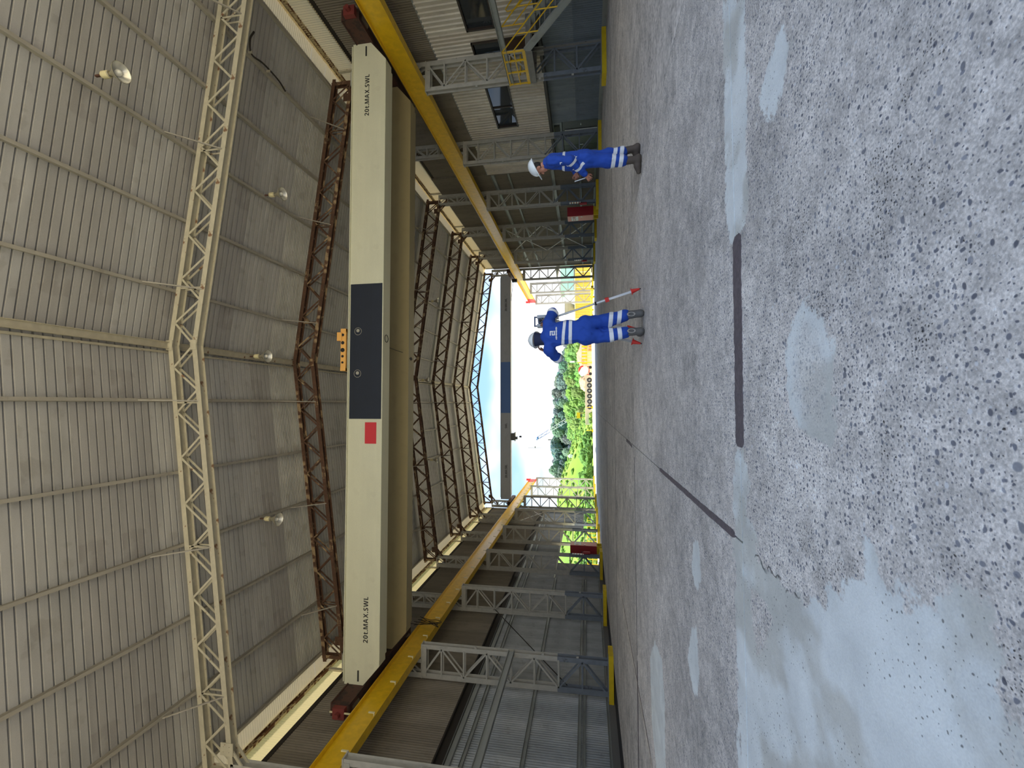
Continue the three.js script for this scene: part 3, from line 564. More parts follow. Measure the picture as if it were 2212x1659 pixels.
{
  const t = thing('overhead_crane', 'cream double-girder overhead crane with navy centre panel and 20t marking', 'crane', [CX, 0, -14.5]);
  const ex = (w, y0, y1) => metric(new THREE.ExtrudeGeometry(girderShape(11.36, y0, y1, 0.95), { depth: w, bevelEnabled: false }));
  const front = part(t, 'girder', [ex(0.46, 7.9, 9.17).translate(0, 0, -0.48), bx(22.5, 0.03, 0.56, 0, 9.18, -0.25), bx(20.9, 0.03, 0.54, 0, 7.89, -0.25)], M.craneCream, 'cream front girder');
  part(front, 'navy_panel', bx(4.78, 1.20, 0.008, 0.1, 8.53, -0.014), M.navy, 'dark navy panel in the middle of the girder');
  part(front, 'red_plate', bx(0.74, 0.42, 0.02, -2.78, 8.31, -0.012), M.redPlate, 'red rectangular plate');
  for (const [x, y] of [[-9.16, 8.41], [9.40, 8.61]]) { const w = spaced('20t.MAX.SWL', 0.168, 1.54); part(front, 'lettering', w.translate(x, y, -0.022), M.ink, 'black letters 20t.MAX.SWL'); }
  for (const x of [0.82, -0.68]) part(front, 'porthole_cap', [new THREE.CylinderGeometry(0.06, 0.06, 0.04, 14).rotateX(Math.PI / 2).translate(x, 8.82, 0.0), new THREE.TorusGeometry(0.13, 0.008, 6, 20).translate(x - 0.02, 8.83, -0.008)], M.lampGrey);
  for (const s of [-1, 1]) part(front, 'end_notch', bx(0.36, 0.05, 0.02, s * 11.05, 8.66, -0.012), M.ink);
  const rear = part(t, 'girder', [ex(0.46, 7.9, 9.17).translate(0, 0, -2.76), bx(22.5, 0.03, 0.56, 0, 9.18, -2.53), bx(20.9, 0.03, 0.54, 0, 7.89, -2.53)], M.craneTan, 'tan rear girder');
  part(rear, 'diamond_mark', [new THREE.CylinderGeometry(0.14, 0.14, 0.012, 4).scale(0.55, 1, 1).translate(0.05, 7.87, -2.5)], M.ink);
  part(front, 'ring_mark', new THREE.TorusGeometry(0.13, 0.012, 6, 20).rotateX(Math.PI / 2).translate(0.55, 7.87, -0.25), M.ink);
  for (const s of [-1, 1]) {
    const c = part(t, 'end_carriage', [bx(0.36, 0.6, 5.0, s * RAIL_OFF, 8.72, -1.5), bx(0.42, 0.04, 5.0, s * RAIL_OFF, 9.03, -1.5), bx(0.42, 0.04, 5.0, s * RAIL_OFF, 8.42, -1.5)], M.carriage, 'dark red-brown end carriage');
    for (const z of [0.62, -3.6]) part(c, 'wheel', new THREE.CylinderGeometry(0.22, 0.22, 0.14, 20).rotateZ(Math.PI / 2).translate(s * RAIL_OFF, 8.5, z), M.rail);
    part(c, 'buffer', [bx(0.34, 0.4, 0.16, s * RAIL_OFF, 8.68, 1.1), new THREE.CylinderGeometry(0.08, 0.08, 0.16, 14).rotateX(Math.PI / 2).translate(s * RAIL_OFF, 8.68, 1.24)], M.buffer, 'red buffer');
  }
  part(t, 'sweep_bar', bx(0.04, 0.72, 0.03, -RAIL_OFF + 0.24, 8.62, 1.16).translate(-0.2, 0, 0), M.lampCream);
  const tr = part(t, 'hoist_trolley', [bx(1.5, 0.2, 0.08, 0.15, 9.36, 0.0), bx(1.5, 0.2, 0.08, 0.15, 9.36, -2.9), bx(0.1, 0.2, 3.0, 0.85, 9.36, -1.45), bx(0.1, 0.2, 3.0, -0.55, 9.36, -1.45), bx(0.3, 0.18, 0.25, 0.62, 9.5, -0.05)], M.orange, 'orange trolley frame');
  for (const [x, r] of [[0.68, 0.05], [0.4, 0.06], [0.14, 0.075], [-0.08, 0.045], [-0.3, 0.04]]) part(tr, 'bolt_hole', new THREE.CylinderGeometry(r, r, 0.02, 12).rotateX(Math.PI / 2).translate(x, 9.38, 0.045), M.black);
  part(tr, 'motor', [new THREE.CylinderGeometry(0.24, 0.24, 0.8, 20).rotateZ(Math.PI / 2).translate(0.0, 9.62, -1.2), new THREE.CylinderGeometry(0.08, 0.08, 0.06, 16).rotateX(Math.PI / 2).translate(-0.1, 9.6, -0.95)], M.motor);
  part(t, 'cable', curveTube([[0.3, 7.98, -0.55], [0.28, 8.05, -1.4], [0.3, 8.15, -2.3]], 0.012, 16, 6), M.black); 
}
{
  const t = thing('overhead_crane', 'grey overhead crane with blue centre panel at the far open gable', 'crane', [CX, 0, -45.1]);
  const g = part(t, 'girder', [metric(new THREE.ExtrudeGeometry(girderShape(11.4, 8.52, 9.55, 0.3), { depth: 0.5, bevelEnabled: false })), bx(22.4, 0.03, 0.6, 0, 9.56, 0.25), bx(22.0, 0.03, 0.6, 0, 8.52, 0.25)], M.craneGrey);
  part(g, 'blue_panel', bx(5.2, 0.98, 0.01, -0.1, 9.03, 0.506), M.navyPale, 'blue panel in the middle of the far crane');
  for (const [x, w] of [[8.4, 1.3], [-8.6, 1.3], [-4.0, 0.5]]) { const q = words3(w > 1 ? '20t.MAX.SWL' : 'SWL', 0.2); q.computeBoundingBox(); q.scale(w / (q.boundingBox.max.x - q.boundingBox.min.x), 1.1, 1); part(g, 'lettering', q.translate(x, 9.0, 0.505), M.ink); }
  for (const s of [-1, 1]) part(t, 'end_carriage', bx(0.36, 0.34, 3.2, s * RAIL_OFF, 8.5, 0.2), M.carriage);
  const tr = part(t, 'hoist_trolley', [bx(0.7, 0.3, 0.9, -5.1, 8.3, 0.25), bx(0.25, 0.5, 0.3, -5.25, 8.1, 0.3), bx(0.9, 0.06, 0.5, -5.1, 8.1, 0.3)], M.motor);
  part(tr, 'hook_block', [tube(V(-5.1, 8.1, 0.3), V(-5.1, 7.6, 0.3), 0.012, 6), bx(0.16, 0.22, 0.12, -5.1, 7.55, 0.3)], M.black);
  part(t, 'festoon', [tube(V(8.8, 8.45, 0.45), V(10.9, 8.25, 0.45), 0.02, 6), bx(0.3, 0.5, 0.3, 10.9, 8.1, 0.4)], M.black);
}

// ---------------------------------------------------------------- lamps under the purlins
{
  const make = (at, label) => {
    const t = thing('high_bay_lamp', label, 'lamp', at, 'high bay lamps under the roof');
    part(t, 'bracket', [bx(0.04, 0.12, 0.05, 0, -0.06, 0), tube(V(0, -0.1, 0), V(0, -0.2, 0), 0.02, 8)], M.lampBrown);
    part(t, 'ballast_housing', lathe([[0, -0.18], [0.06, -0.18], [0.085, -0.22], [0.085, -0.36], [0.07, -0.385], [0, -0.385]], 18), M.lampCream, 'cream ballast housing');
    part(t, 'collar', [new THREE.TorusGeometry(0.07, 0.012, 8, 18).rotateX(Math.PI / 2).translate(0, -0.41, 0), tube(V(0, -0.38, 0), V(0, -0.46, 0), 0.035, 10)], M.lampGrey);
    const r = part(t, 'reflector', lathe([[0.045, -0.44], [0.07, -0.5], [0.13, -0.6], [0.215, -0.7], [0.235, -0.74], [0.225, -0.745], [0.2, -0.7], [0.12, -0.605], [0.06, -0.51], [0.0, -0.49]], 28), M.lampGrey, 'flared metal reflector');
    part(r, 'reflector_lining', lathe([[0.222, -0.744], [0.198, -0.702], [0.117, -0.61], [0.057, -0.517], [0, -0.5]], 28), M.lampInner);
    part(t, 'bulb', new THREE.SphereGeometry(0.075, 18, 14).scale(1, 1.3, 1).translate(0, -0.64, 0), M.bulb);
    return t;
  };
  const py = (x) => roofY(x - CX) - 0.155;
  const first = make([7.9, py(7.9), -8.55], 'unlit bell lamp under the purlins, alone before the cream truss');
  for (const [x, z, l] of [[7.68, -14.3, 'unlit bell lamp over the office half of the crane girder'], [1.775, -14.6, 'unlit bell lamp on the ridge beam above the crane trolley'], [-4.1, -14.45, 'unlit bell lamp over the plain-wall half of the crane girder'], [1.775, -31.5, 'small unlit lamp on the ridge beam past the crane'], [7.68, -31.5, 'small unlit lamp past the crane on the office side'], [-4.1, -31.5, 'small unlit lamp past the crane on the plain-wall side']]) again(first, [x, x === 1.775 ? py(x) - 0.08 : py(x), z], l);
}

// ---------------------------------------------------------------- stair and landing on the office side
{
  const xa = 12.95, xb2 = 13.95, z0 = -12.25, z1 = -15.6, Y = 2.95;
  const t = thing('steel_stair', 'grey steel stair with yellow handrails and caged landing under the office door', 'stair', [0, 0, 0]);
  for (const x of [xa, xb2]) part(t, 'stringer', csec(V(x, 0.05, z0), V(x, Y - 0.02, z1), V(0, 1, 0), 0.24, 0.09), M.girt);
  for (let i = 1; i < 15; i++) part(t, 'tread', bx(xb2 - xa - 0.08, 0.035, 0.23, (xa + xb2) / 2, i * Y / 15, mix(z0, z1, i / 15)), M.stairGrey);
  const Z = (k) => mix(z0, z1, k), P = (x, k, h) => V(x, k * Y + h, Z(k));
  for (const x of [xa, xb2]) {
    const side = part(t, 'handrail', [tube(P(x, 0, 0.92), P(x, 1, 0.92), 0.024, 8), tube(P(x, 0.0, 0.5), P(x, 1, 0.5), 0.02, 8)], M.yellow, 'yellow tubular handrail');
    for (const k of [0.02, 0.27, 0.52, 0.77, 0.99]) part(side, 'post', tube(P(x, k, 0), P(x, k, 0.92), 0.022, 8), M.yellow);
  }
  part(t, 'handrail', new THREE.TubeGeometry(new THREE.CatmullRomCurve3([P(xb2 + 0.3, 0.35, 1.05), P(xb2 + 0.3, 0.82, 1.05), P(xb2 + 0.3, 0.9, 1.0), P(xb2 + 0.3, 0.9, 0.7), P(xb2 + 0.3, 0.82, 0.62), P(xb2 + 0.3, 0.35, 0.62)]), 40, 0.022, 8), M.yellow, 'yellow wall handrail with a rounded end');
  const l0 = z1, l1 = -17.25;
  const pl = part(t, 'landing', [bx(1.45, 0.06, l0 - l1, 13.62, Y, (l0 + l1) / 2), bx(0.09, 0.2, l0 - l1, xa, Y - 0.12, (l0 + l1) / 2), bx(1.45, 0.2, 0.08, 13.62, Y - 0.12, l1 + 0.04), bx(1.45, 0.2, 0.08, 13.62, Y - 0.12, l0 - 0.04)], M.stairGrey);
  const H = 0.86, cage = part(t, 'landing_cage', [bx(0.04, 0.05, l0 - l1, xa, Y + H, (l0 + l1) / 2), bx(0.03, 0.04, l0 - l1, xa, Y + H * 0.52, (l0 + l1) / 2), bx(0.03, 0.12, l0 - l1, xa, Y + 0.09, (l0 + l1) / 2), bx(1.45, 0.05, 0.04, 13.62, Y + H, l1), bx(1.45, 0.04, 0.03, 13.62, Y + H * 0.52, l1), bx(1.45, 0.12, 0.03, 13.62, Y + 0.09, l1)], M.yellow, 'yellow guard cage round the landing');
  for (const z of [l0, mix(l0, l1, 0.27), mix(l0, l1, 0.62), l1]) part(cage, 'post', bx(0.045, H, 0.045, xa, Y + H / 2, z), M.yellow);
  for (const x of [13.45, 13.95]) part(cage, 'post', bx(0.045, H, 0.045, x, Y + H / 2, l1), M.yellow);
  for (const z of [l1 + 0.08]) part(t, 'leg', bx(0.1, Y, 0.1, 14.2, Y / 2, z), M.stairGrey);
}

// ---------------------------------------------------------------- hose cabinets and reels by the columns
{
  const cab = (x, z, s, label) => { // s: side that looks into the hall
    const t = thing('hose_cabinet', label, 'cabinet', [x, 0, z], 'red hose cabinets');
    part(t, 'stand', [bx(0.56, 0.3, 0.1, 0, 0.15, 0.3), bx(0.56, 0.3, 0.1, 0, 0.15, -0.3), bx(0.6, 0.04, 0.86, 0, 0.3, 0)], M.plinth, 'yellow stand');
    part(t, 'body', bx(0.6, 1.72, 0.86, 0, 1.18, 0), M.cabinet, 'dark red cabinet body');
    const d = part(t, 'door', bx(0.02, 1.66, 0.8, s * 0.31, 1.18, 0), M.cabinetPale, 'pale red cabinet door');
    part(d, 'sign', bx(0.006, 0.45, 0.66, s * 0.324, 1.55, 0), M.white); part(d, 'sign_mark', [bx(0.004, 0.2, 0.22, s * 0.329, 1.6, 0.16), bx(0.004, 0.06, 0.24, s * 0.329, 1.63, -0.16), bx(0.004, 0.05, 0.2, s * 0.329, 1.52, -0.16)], M.cabinet);
    part(d, 'handle', bx(0.03, 0.12, 0.03, s * 0.335, 1.1, 0.3), M.aluminium);
  };
  cab(12.78, -29.75, -1, 'tall dark red hose cabinet on yellow stand beside the office-side columns');
  cab(-9.6, -30.3, 1, 'tall dark red hose cabinet on yellow stand beside the plain-wall columns');
  const reel = (x, y, z, s, label) => { const t = thing('fire_extinguisher', label, 'extinguisher', [x, y, z], 'extinguishers on columns');
    part(t, 'cylinder', lathe([[0, 0], [0.08, 0], [0.085, 0.03], [0.085, 0.38], [0.05, 0.45], [0.025, 0.47], [0, 0.47]], 16), M.cabinet); part(t, 'valve', [bx(0.05, 0.05, 0.05, 0, 0.49, 0), bx(0.12, 0.02, 0.03, 0.03, 0.53, 0)], M.black);
    part(t, 'striped_board', bx(0.02, 0.7, 0.22, -s * 0.1, 0.75, 0), M.white); for (let i = 0; i < 4; i++) part(t, 'stripe', bx(0.022, 0.07, 0.22, -s * 0.1, 0.48 + i * 0.17, 0).rotateX(0), M.cabinet); };
  reel(12.8, 0.75, -28.3, -1, 'dark red extinguisher with striped board on an office-side column');
  reel(-9.22, 0.75, -28.3, 1, 'dark red extinguisher with striped board on a plain-wall column');
  reel(12.83, 0.75, -39.98, -1, 'small red extinguisher near the gable on an office-side column');
}

{ // loose cables
  const c = thing('roof_cable', 'dark cable drooping along the purlins by the office-side eave', 'cable', [0, 0, 0]);
  part(c, 'strand', curveTube([[12.5, 11.78, -12.75], [12.0, 11.70, -12.5], [11.6, 11.72, -12.6], [11.62, 11.66, -13.0], [11.7, 11.72, -13.4], [11.6, 11.66, -13.85], [11.55, 11.74, -14.3]], 0.03, 60, 6), M.dark);
  for (const [y, z] of [[11.69, -12.55], [11.70, -13.4], [11.72, -14.2]]) part(c, 'clip', bx(0.08, 0.14, 0.03, 11.62, y + 0.03, z), M.lampGrey);
  const k = thing('cable_loop', 'tangled dark cable looped over the yellow runway beam', 'cable', [CX - RAIL_OFF, 0, -18.9]);
  for (let i = 0; i < 4; i++) part(k, 'strand', curveTube([[0.2, 8.25 + 0.1 * i, -0.5 + 0.2 * i], [0.24, 7.9, -0.2 + 0.12 * i], [0.26 + 0.03 * i, 7.45 - 0.1 * i, 0.1], [0.24, 7.2 + 0.1 * i, 0.3 - 0.2 * i], [0.22, 7.75, -0.1 * i], [0.2, 8.35, 0.2 - 0.25 * i]], 0.014, 40, 6), M.dark);
}

// ---------------------------------------------------------------- outdoors: yard, bank, woods, plant
{
  const yard = struct('ground');
  const t = texture(512, 512, (u, v) => { const k = 0.9 + 0.2 * tn(u, v, 8, 3) + 0.08 * (hash3(u * 512 | 0, v * 512 | 0, 2) - 0.5); return [196 * k, 182 * k, 150 * k]; }); t.repeat.set(1 / 9, 1 / 9);
  part(yard, 'yard_paving', bx(420, 0.1, 520, 0, -0.16, -120), std({ map: t, roughness: 0.95 }));
  // grassy bank: foot line from beside the hall round behind the yard
  const foot = [[-17.5, 40], [-17.5, -45], [-14.5, -62], [-11, -76], [-6, -82], [1.5, -88], [4, -120], [8, -260]];
  const footX = (z) => { for (let i = 0; i + 1 < foot.length; i++) if (z <= foot[i][1] && z >= foot[i + 1][1]) return mix(foot[i][0], foot[i + 1][0], (foot[i][1] - z) / (foot[i][1] - foot[i + 1][1])); return -17.5; };
  const bankY = (x, z) => { if (x > footX(z)) return -0.3; const d = lineDist(foot, x, z), hmax = 6.9 + 1.2 * fbm2(x * 0.03, z * 0.03, 3, 7) ; return hmax * sstep(0, 27, d) + 0.35 * sstep(0, 4, d) * (fbm2(x * 0.35, z * 0.35, 4, 21) - 0.3) + 0.02; };
  const nx = 150, nz = 260, X0 = -130, X1 = 12, Z0 = 20, Z1 = -230, pos = [], col = [], idx = [], C = new THREE.Color();
  const green = (x, z) => { const a = fbm2(x * 0.22, z * 0.16, 4, 33), b = fbm2(x * 1.3, z * 1.0, 3, 37), c = fbm2(x * 0.09 + 5, z * 0.09, 3, 39); const k = 0.55 + 0.6 * a + 0.25 * b, y = sstep(0.45, 0.7, c); return [k * mix(0.145, 0.235, y), k * mix(0.27, 0.31, y), k * mix(0.018, 0.04, y)]; };
  for (let j = 0; j <= nz; j++) for (let i = 0; i <= nx; i++) { const x = mix(X0, X1, Math.pow(i / nx, 0.6)), z = mix(Z0, Z1, j / nz); pos.push(x, bankY(x, z), z); col.push(...green(x, z)); }
  for (let j = 0; j < nz; j++) for (let i = 0; i < nx; i++) { const a = j * (nx + 1) + i; idx.push(a, a + nx + 1, a + 1, a + 1, a + nx + 1, a + nx + 2); }
  for (let k = 0; k < idx.length; k += 3) { const t2 = idx[k + 1]; idx[k + 1] = idx[k + 2]; idx[k + 2] = t2; }
  const g = new THREE.BufferGeometry(); g.setAttribute('position', new THREE.Float32BufferAttribute(pos, 3)); g.setAttribute('color', new THREE.Float32BufferAttribute(col, 3)); g.setIndex(idx); g.computeVertexNormals();
  if (g.attributes.normal.getY(5000) < 0) { for (let k = 0; k < idx.length; k += 3) { const t2 = idx[k + 1]; idx[k + 1] = idx[k + 2]; idx[k + 2] = t2; } g.setIndex(idx); g.computeVertexNormals(); }
  const bank = shadows(new THREE.Mesh(g, std({ vertexColors: true, roughness: 0.95 }))); bank.name = 'grass_bank'; bank.userData = { kind: 'structure' }; scene.add(bank);

  // blob of leaves: noisy icosphere
  const blob = (seed, rough = 0.5, det = 3) => { const raw = new THREE.IcosahedronGeometry(1, det); raw.deleteAttribute('normal'); raw.deleteAttribute('uv'); const s = mergeVertices(raw, 1e-4), p = s.attributes.position; for (let i = 0; i < p.count; i++) { const v = V(p.getX(i), p.getY(i), p.getZ(i)), k = 0.72 + rough * fbm3(v.x * 2.2 + seed * 7, v.y * 2.2 + 3, v.z * 2.2, 3) + 0.45 * rough * (noise3(v.x * 6 + seed, v.y * 6, v.z * 6) - 0.5) + 0.3 * rough * (noise3(v.x * 13 + seed, v.y * 13, v.z * 13) - 0.5); p.setXYZ(i, v.x * k, v.y * k, v.z * k); } s.computeVertexNormals(); return s; };
  const stuff = (name, label, category, geo, mat, n, fn) => {
    const im = new THREE.InstancedMesh(geo, mat, n), m = new THREE.Matrix4(), q = new THREE.Quaternion();
    for (let i = 0; i < n; i++) { const { at, s, c } = fn(i); q.setFromAxisAngle(V(0, 1, 0), rnd() * 6.28); m.compose(V(...at), q, V(...s)); im.setMatrixAt(i, m); im.setColorAt(i, C.setRGB(...c)); }
    im.name = name; im.userData = { label, category, kind: 'stuff' }; shadows(im); scene.add(im); return im;
  };
  const leafy = std({ color: 0xffffff, roughness: 0.95 });
  stuff('weeds', 'rough tufts of weeds growing all over the sunlit bank', 'weeds', blob(1, 0.9, 4), leafy, 1700, () => { let x, z; do { z = rr(-25, -170); x = footX(z) - Math.pow(rnd(), 1.6) * 55 - 0.4; } while (x < -100); const s = rr(0.15, 0.5), k = rr(0.8, 1.25), y = rnd() < 0.3; return { at: [x, bankY(x, z) + s * 0.15, z], s: [s * rr(0.8, 1.8), s * 0.7, s * rr(0.8, 1.6)], c: y ? [0.17 * k, 0.26 * k, 0.03 * k] : [0.10 * k, 0.20 * k, 0.025 * k] }; });
  const wood = (n, x0, x1, z0, z1, top, c, name, label) => stuff(name, label, 'trees', blob(4, 0.85, 12), leafy, n, () => { const x = rr(x0, x1), z = rr(z0, z1), r = rr(1.0, 2.2), h = top(x) * rr(0.1, 1); return { at: [x, h, z - (1 - h / Math.max(top(x), 1)) * -6], s: [r * 1.1, r * rr(0.9, 1.5), r], c: c.map((v) => v * rr(0.75, 1.3)) }; });
  wood(800, -34, 46, -235, -215, (x) => 15.5 - 0.1 * Math.max(0, x) - 0.004 * x * x * (x > 0 ? 1 : 0) + 2.0 * (fbm2(x * 0.13, 3, 3, 5) - 0.5) * 2, [0.075, 0.125, 0.095], 'far_wood', 'blue-green wood on the hill behind the yard');
  wood(420, -12, 20, -168, -158, (x) => 5.4 + 1.5 * (fbm2(x * 0.2, 9, 3, 5) - 0.5), [0.10, 0.19, 0.035], 'near_wood', 'lighter green trees below the dark wooded hill');
  // bushes at the foot of the bank
  [[-9.4, -80, 1.5], [-12.6, -75, 1.7], [-6.6, -83.5, 1.2], [-16.9, -66, 1.3], [-18.4, -52, 1.1], [-14.4, -69.5, 1.1]].forEach(([x, z, r], i) => {
    const t2 = thing('bush', 'dark green bush at the foot of the grassy bank, ' + nth([1, 2, 0, 4, 5, 3][i]) + ' from the concrete wall', 'bush', [x, bankY(x, z) - 0.1, z], 'bushes along the yard edge');
    part(t2, 'foliage', [blob(10 + i, 0.8, 12).scale(r, r * 0.8, r * 0.9).translate(0, r * 0.5, 0), blob(20 + i, 0.8, 12).scale(r * 0.6, r * 0.5, r * 0.6).translate(r * 0.8, r * 0.4, 0.3)].map(metric), std({ color: c8([74, 86, 66, 92, 80, 70][i], [112, 126, 104, 132, 118, 106][i], [44, 50, 40, 46, 50, 40][i]), roughness: 0.95 }));
    part(t2, 'stem', tube(V(0, -0.2, 0), V(0, r * 0.5, 0), 0.08, 6), M.frameBrown);
  });
  [[12.6, -78, 2.6]].forEach(([x, z, r]) => { const t2 = thing('tree', 'small leafy tree beside the yellow container', 'tree', [x, -0.1, z]); part(t2, 'foliage', metric(blob(31, 0.9, 12).scale(r * 0.45, r * 0.6, r * 0.5).translate(0, r * 1.05, 0)), std({ color: c8(112, 160, 60), roughness: 0.95 })); part(t2, 'trunk', tube(V(0, 0, 0), V(0, r, 0), 0.08, 8), M.frameBrown); });
  // low concrete wall at the end of the yard
  const lw = thing('concrete_wall', 'low cream concrete wall closing the sunlit yard', 'wall', [3.0, -0.12, -86]);
  part(lw, 'wall_body', bx(14, 1.25, 0.4, 0, 0.62, 0), std({ color: c8(216, 204, 176), roughness: 0.9 })); part(lw, 'coping', bx(14.1, 0.08, 0.5, 0, 1.29, 0), std({ color: c8(226, 216, 190), roughness: 0.9 }));
  for (const x of [-4.4, -0.6]) { const b = thing('bollard', 'yellow post in the yard ' + (x < -3 ? 'in front of the bushes' : 'before the low concrete wall'), 'post', [x, -0.11, -74], 'yellow posts in the yard'); part(b, 'pole', tube(V(0, 0, 0), V(0, 1.15, 0), 0.045, 10), M.plinth); part(b, 'foot', bx(0.5, 0.18, 0.4, 0, 0.09, 0), M.plinth); }
  // yellow sign board and white hut on the bank, masts
  const sg = thing('sign_board', 'yellow board on posts on the grassy bank', 'sign', [-2.6, bankY(-2.6, -100), -100]); part(sg, 'board', bx(1.3, 0.75, 0.05, 0, 2.1, 0), M.plinth); for (const x of [-0.5, 0.5]) part(sg, 'post', bx(0.08, 2.1, 0.08, x, 1.0, 0), M.plinth); part(sg, 'lower_board', bx(1.3, 0.18, 0.05, 0, 1.45, 0), M.frameBrown);
  const ht = thing('hut', 'tiny white hut on the grassy bank', 'hut', [-11.6, bankY(-11.6, -100) - 0.1, -100]); part(ht, 'walls', bx(0.7, 0.7, 0.7, 0, 0.35, 0), M.white); part(ht, 'roof', new THREE.ConeGeometry(0.62, 0.4, 4).rotateY(Math.PI / 4).translate(0, 0.9, 0), M.white);
  { // lattice boom of a distant crane
    const t2 = thing('crane_boom', 'white and blue lattice crane boom rising behind the bank', 'crane', [0, 0, -160]), a = V(-5.4, 7.4, 0), b = V(-12.4, 18.5, 0), d = b.clone().sub(a), n = V(-d.y, d.x, 0).normalize(), w = (k) => 0.62 * (1 - 0.35 * k);
    const P = (k, s) => a.clone().addScaledVector(d, k).addScaledVector(n, s * w(k));
    const blue = std({ color: c8(58, 104, 170), roughness: 0.5 });
    for (const [k0, k1, m] of [[0, 0.62, M.white], [0.62, 1, blue]]) for (const s of [-1, 1]) part(t2, 'chord', tube(P(k0, s), P(k1, s), 0.09, 6), m);
    for (let i = 0; i < 12; i++) part(t2, 'lacing', tube(P(i / 12, i % 2 ? 1 : -1), P((i + 1) / 12, i % 2 ? -1 : 1), 0.06, 5), i > 7 ? blue : M.white);
    part(t2, 'tip', [tube(P(0.97, -1), P(1.05, 1), 0.2, 8), metric(new THREE.SphereGeometry(0.4, 10, 8).translate(b.x, b.y, 0))], blue); part(t2, 'hoist_line', tube(V(-12.9, 18.2, 0), V(-12.9, 6, 0), 0.035, 5), M.motor); part(t2, 'hook_block', bx(0.35, 1.1, 0.3, -12.9, 14.2, 0), M.motor); part(t2, 'pendant', tube(P(0, 1).add(V(0.6, 1.4, 0)), P(1, 1), 0.03, 5), M.motor);
    const mast = thing('mast', 'thin pole mast with lamps on top of the bank', 'mast', [-15.9, 4, -160]); part(mast, 'pole', tube(V(0, 0, 0), V(0, 18, 0), 0.06, 6), M.motor); part(mast, 'lamp_head', bx(0.6, 0.35, 0.3, 0.3, 15.4, 0), M.motor);
  }
  { // yellow container and shed beyond the gable
    const t2 = thing('container', 'long yellow ribbed container beyond the open gable', 'container', [17.8, -0.1, -71]), w = 9.2, h = 2.6;
    const pale = std({ map: rustTex([222, 190, 78], [190, 160, 70], 0.2, 230), roughness: 0.7 }); part(t2, 'body', bx(w, h, 2.4, 0, h / 2 + 0.15, 0), pale);
    for (let i = 0; i <= 22; i++) part(t2, 'rib', bx(0.1, h - 0.3, 0.06, -w / 2 + 0.1 + i * (w - 0.2) / 22, h / 2 + 0.15, 1.22), i % 6 === 0 ? M.lampCream : pale);
    part(t2, 'rail', [bx(w, 0.14, 0.1, 0, h + 0.08, 1.2), bx(w, 0.16, 0.1, 0, 0.22, 1.2)], M.lampCream); for (const x of [-3.6, 3.6]) part(t2, 'skid', bx(0.4, 0.3, 2.4, x, 0.0, 0), M.frameBrown);
    const s = thing('shed', 'pale green shed wall with grey roof behind the yellow container', 'shed', [27, -0.1, -92]); part(s, 'walls', bx(8.5, 6, 5, 0, 3, 0), std({ color: c8(176, 226, 204), roughness: 0.8 })); part(s, 'roof', [bar(V(-4.6, 6, 0), V(0, 7, 0), 0.12, 5.6), bar(V(0, 7, 0), V(4.6, 6, 0), 0.12, 5.6)], M.girt); part(s, 'awning', bx(7, 0.5, 2, -1, 3.1, 3.4), M.girt);
    const k = thing('cargo_bin', 'grey hopper-shaped bin standing on the yellow container', 'bin', [15.3, 2.66, -71]); part(k, 'hopper', metric(new THREE.CylinderGeometry(1.3, 0.6, 1.5, 4).rotateY(Math.PI / 4).translate(0, 0.75, 0)), M.girt); part(k, 'rim', bx(1.95, 0.08, 1.95, 0, 1.52, 0), M.girt);
    const t3 = thing('barrier', 'yellow kerb barrier along the yard beyond the gable', 'barrier', [14.9, -0.1, -57]); part(t3, 'rail', bx(0.2, 0.25, 20, -2.6, 0.3, 0), M.plinth); for (let i = 0; i < 6; i++) part(t3, 'post', bx(0.2, 0.5, 0.2, -2.6, 0.25, -9 + i * 3.6), M.plinth);
  }
  { // gravel heap, mixer, parked barriers
    const g2 = blob(44, 0.3, 10).scale(4.6, 3.0, 3); const h = solo('gravel_heap', metric(g2), std({ color: c8(188, 128, 104), roughness: 1 }), 'brown gravel heap behind the yellow barriers in the yard', 'heap'); h.position.set(9.4, 0, -90);
    const h2 = solo('gravel_heap', metric(blob(45, 0.3, 10).scale(2.4, 2.6, 2)), std({ color: c8(178, 150, 118), roughness: 1 }), 'tan gravel heap behind the concrete mixer', 'heap'); h2.position.set(4.4, 0, -97);
    for (let i = 0; i < 7; i++) { const t2 = thing('barricade', 'yellow trestle barricade at the brown gravel heap, ' + nth(6 - i) + ' from the mixer', 'barricade', [11.3 - i * 0.62, -0.1, -84], 'yellow barricades in the yard'); part(t2, 'beam', bx(0.5, 0.14, 0.08, 0, 0.95, 0), M.plinth); for (const x of [-0.18, 0.18]) part(t2, 'leg', bar(V(x, 0, 0.2), V(x, 1.0, 0), 0.07, 0.05), M.plinth); part(t2, 'panel', bx(0.36, 1.0, 0.05, 0, 1.35, 0), M.yellow); }
    const m = thing('concrete_mixer', 'red and white concrete mixer drum in the yard', 'mixer', [6.1, -0.1, -83.5]); part(m, 'drum', metric(lathe([[0, -0.9], [0.5, -0.8], [0.85, -0.1], [0.6, 0.7], [0.42, 1.1], [0.36, 1.1], [0.5, 0.6], [0, 0.2]], 18).rotateZ(0.7).translate(0, 1.35, 0)), M.white); part(m, 'frame', [bx(1.7, 0.12, 0.9, 0, 0.5, 0), bx(0.12, 1.3, 0.12, 0.75, 0.75, 0), bx(0.12, 0.9, 0.12, -0.7, 0.5, 0)], M.red); for (const x of [-0.6, 0.6]) part(m, 'wheel', new THREE.CylinderGeometry(0.28, 0.28, 0.14, 16).rotateX(Math.PI / 2).translate(x, 0.28, 0.5), M.black); part(m, 'hood', metric(new THREE.TorusGeometry(0.75, 0.16, 8, 20, 3.6).translate(0.1, 1.6, 0.1)), M.red);
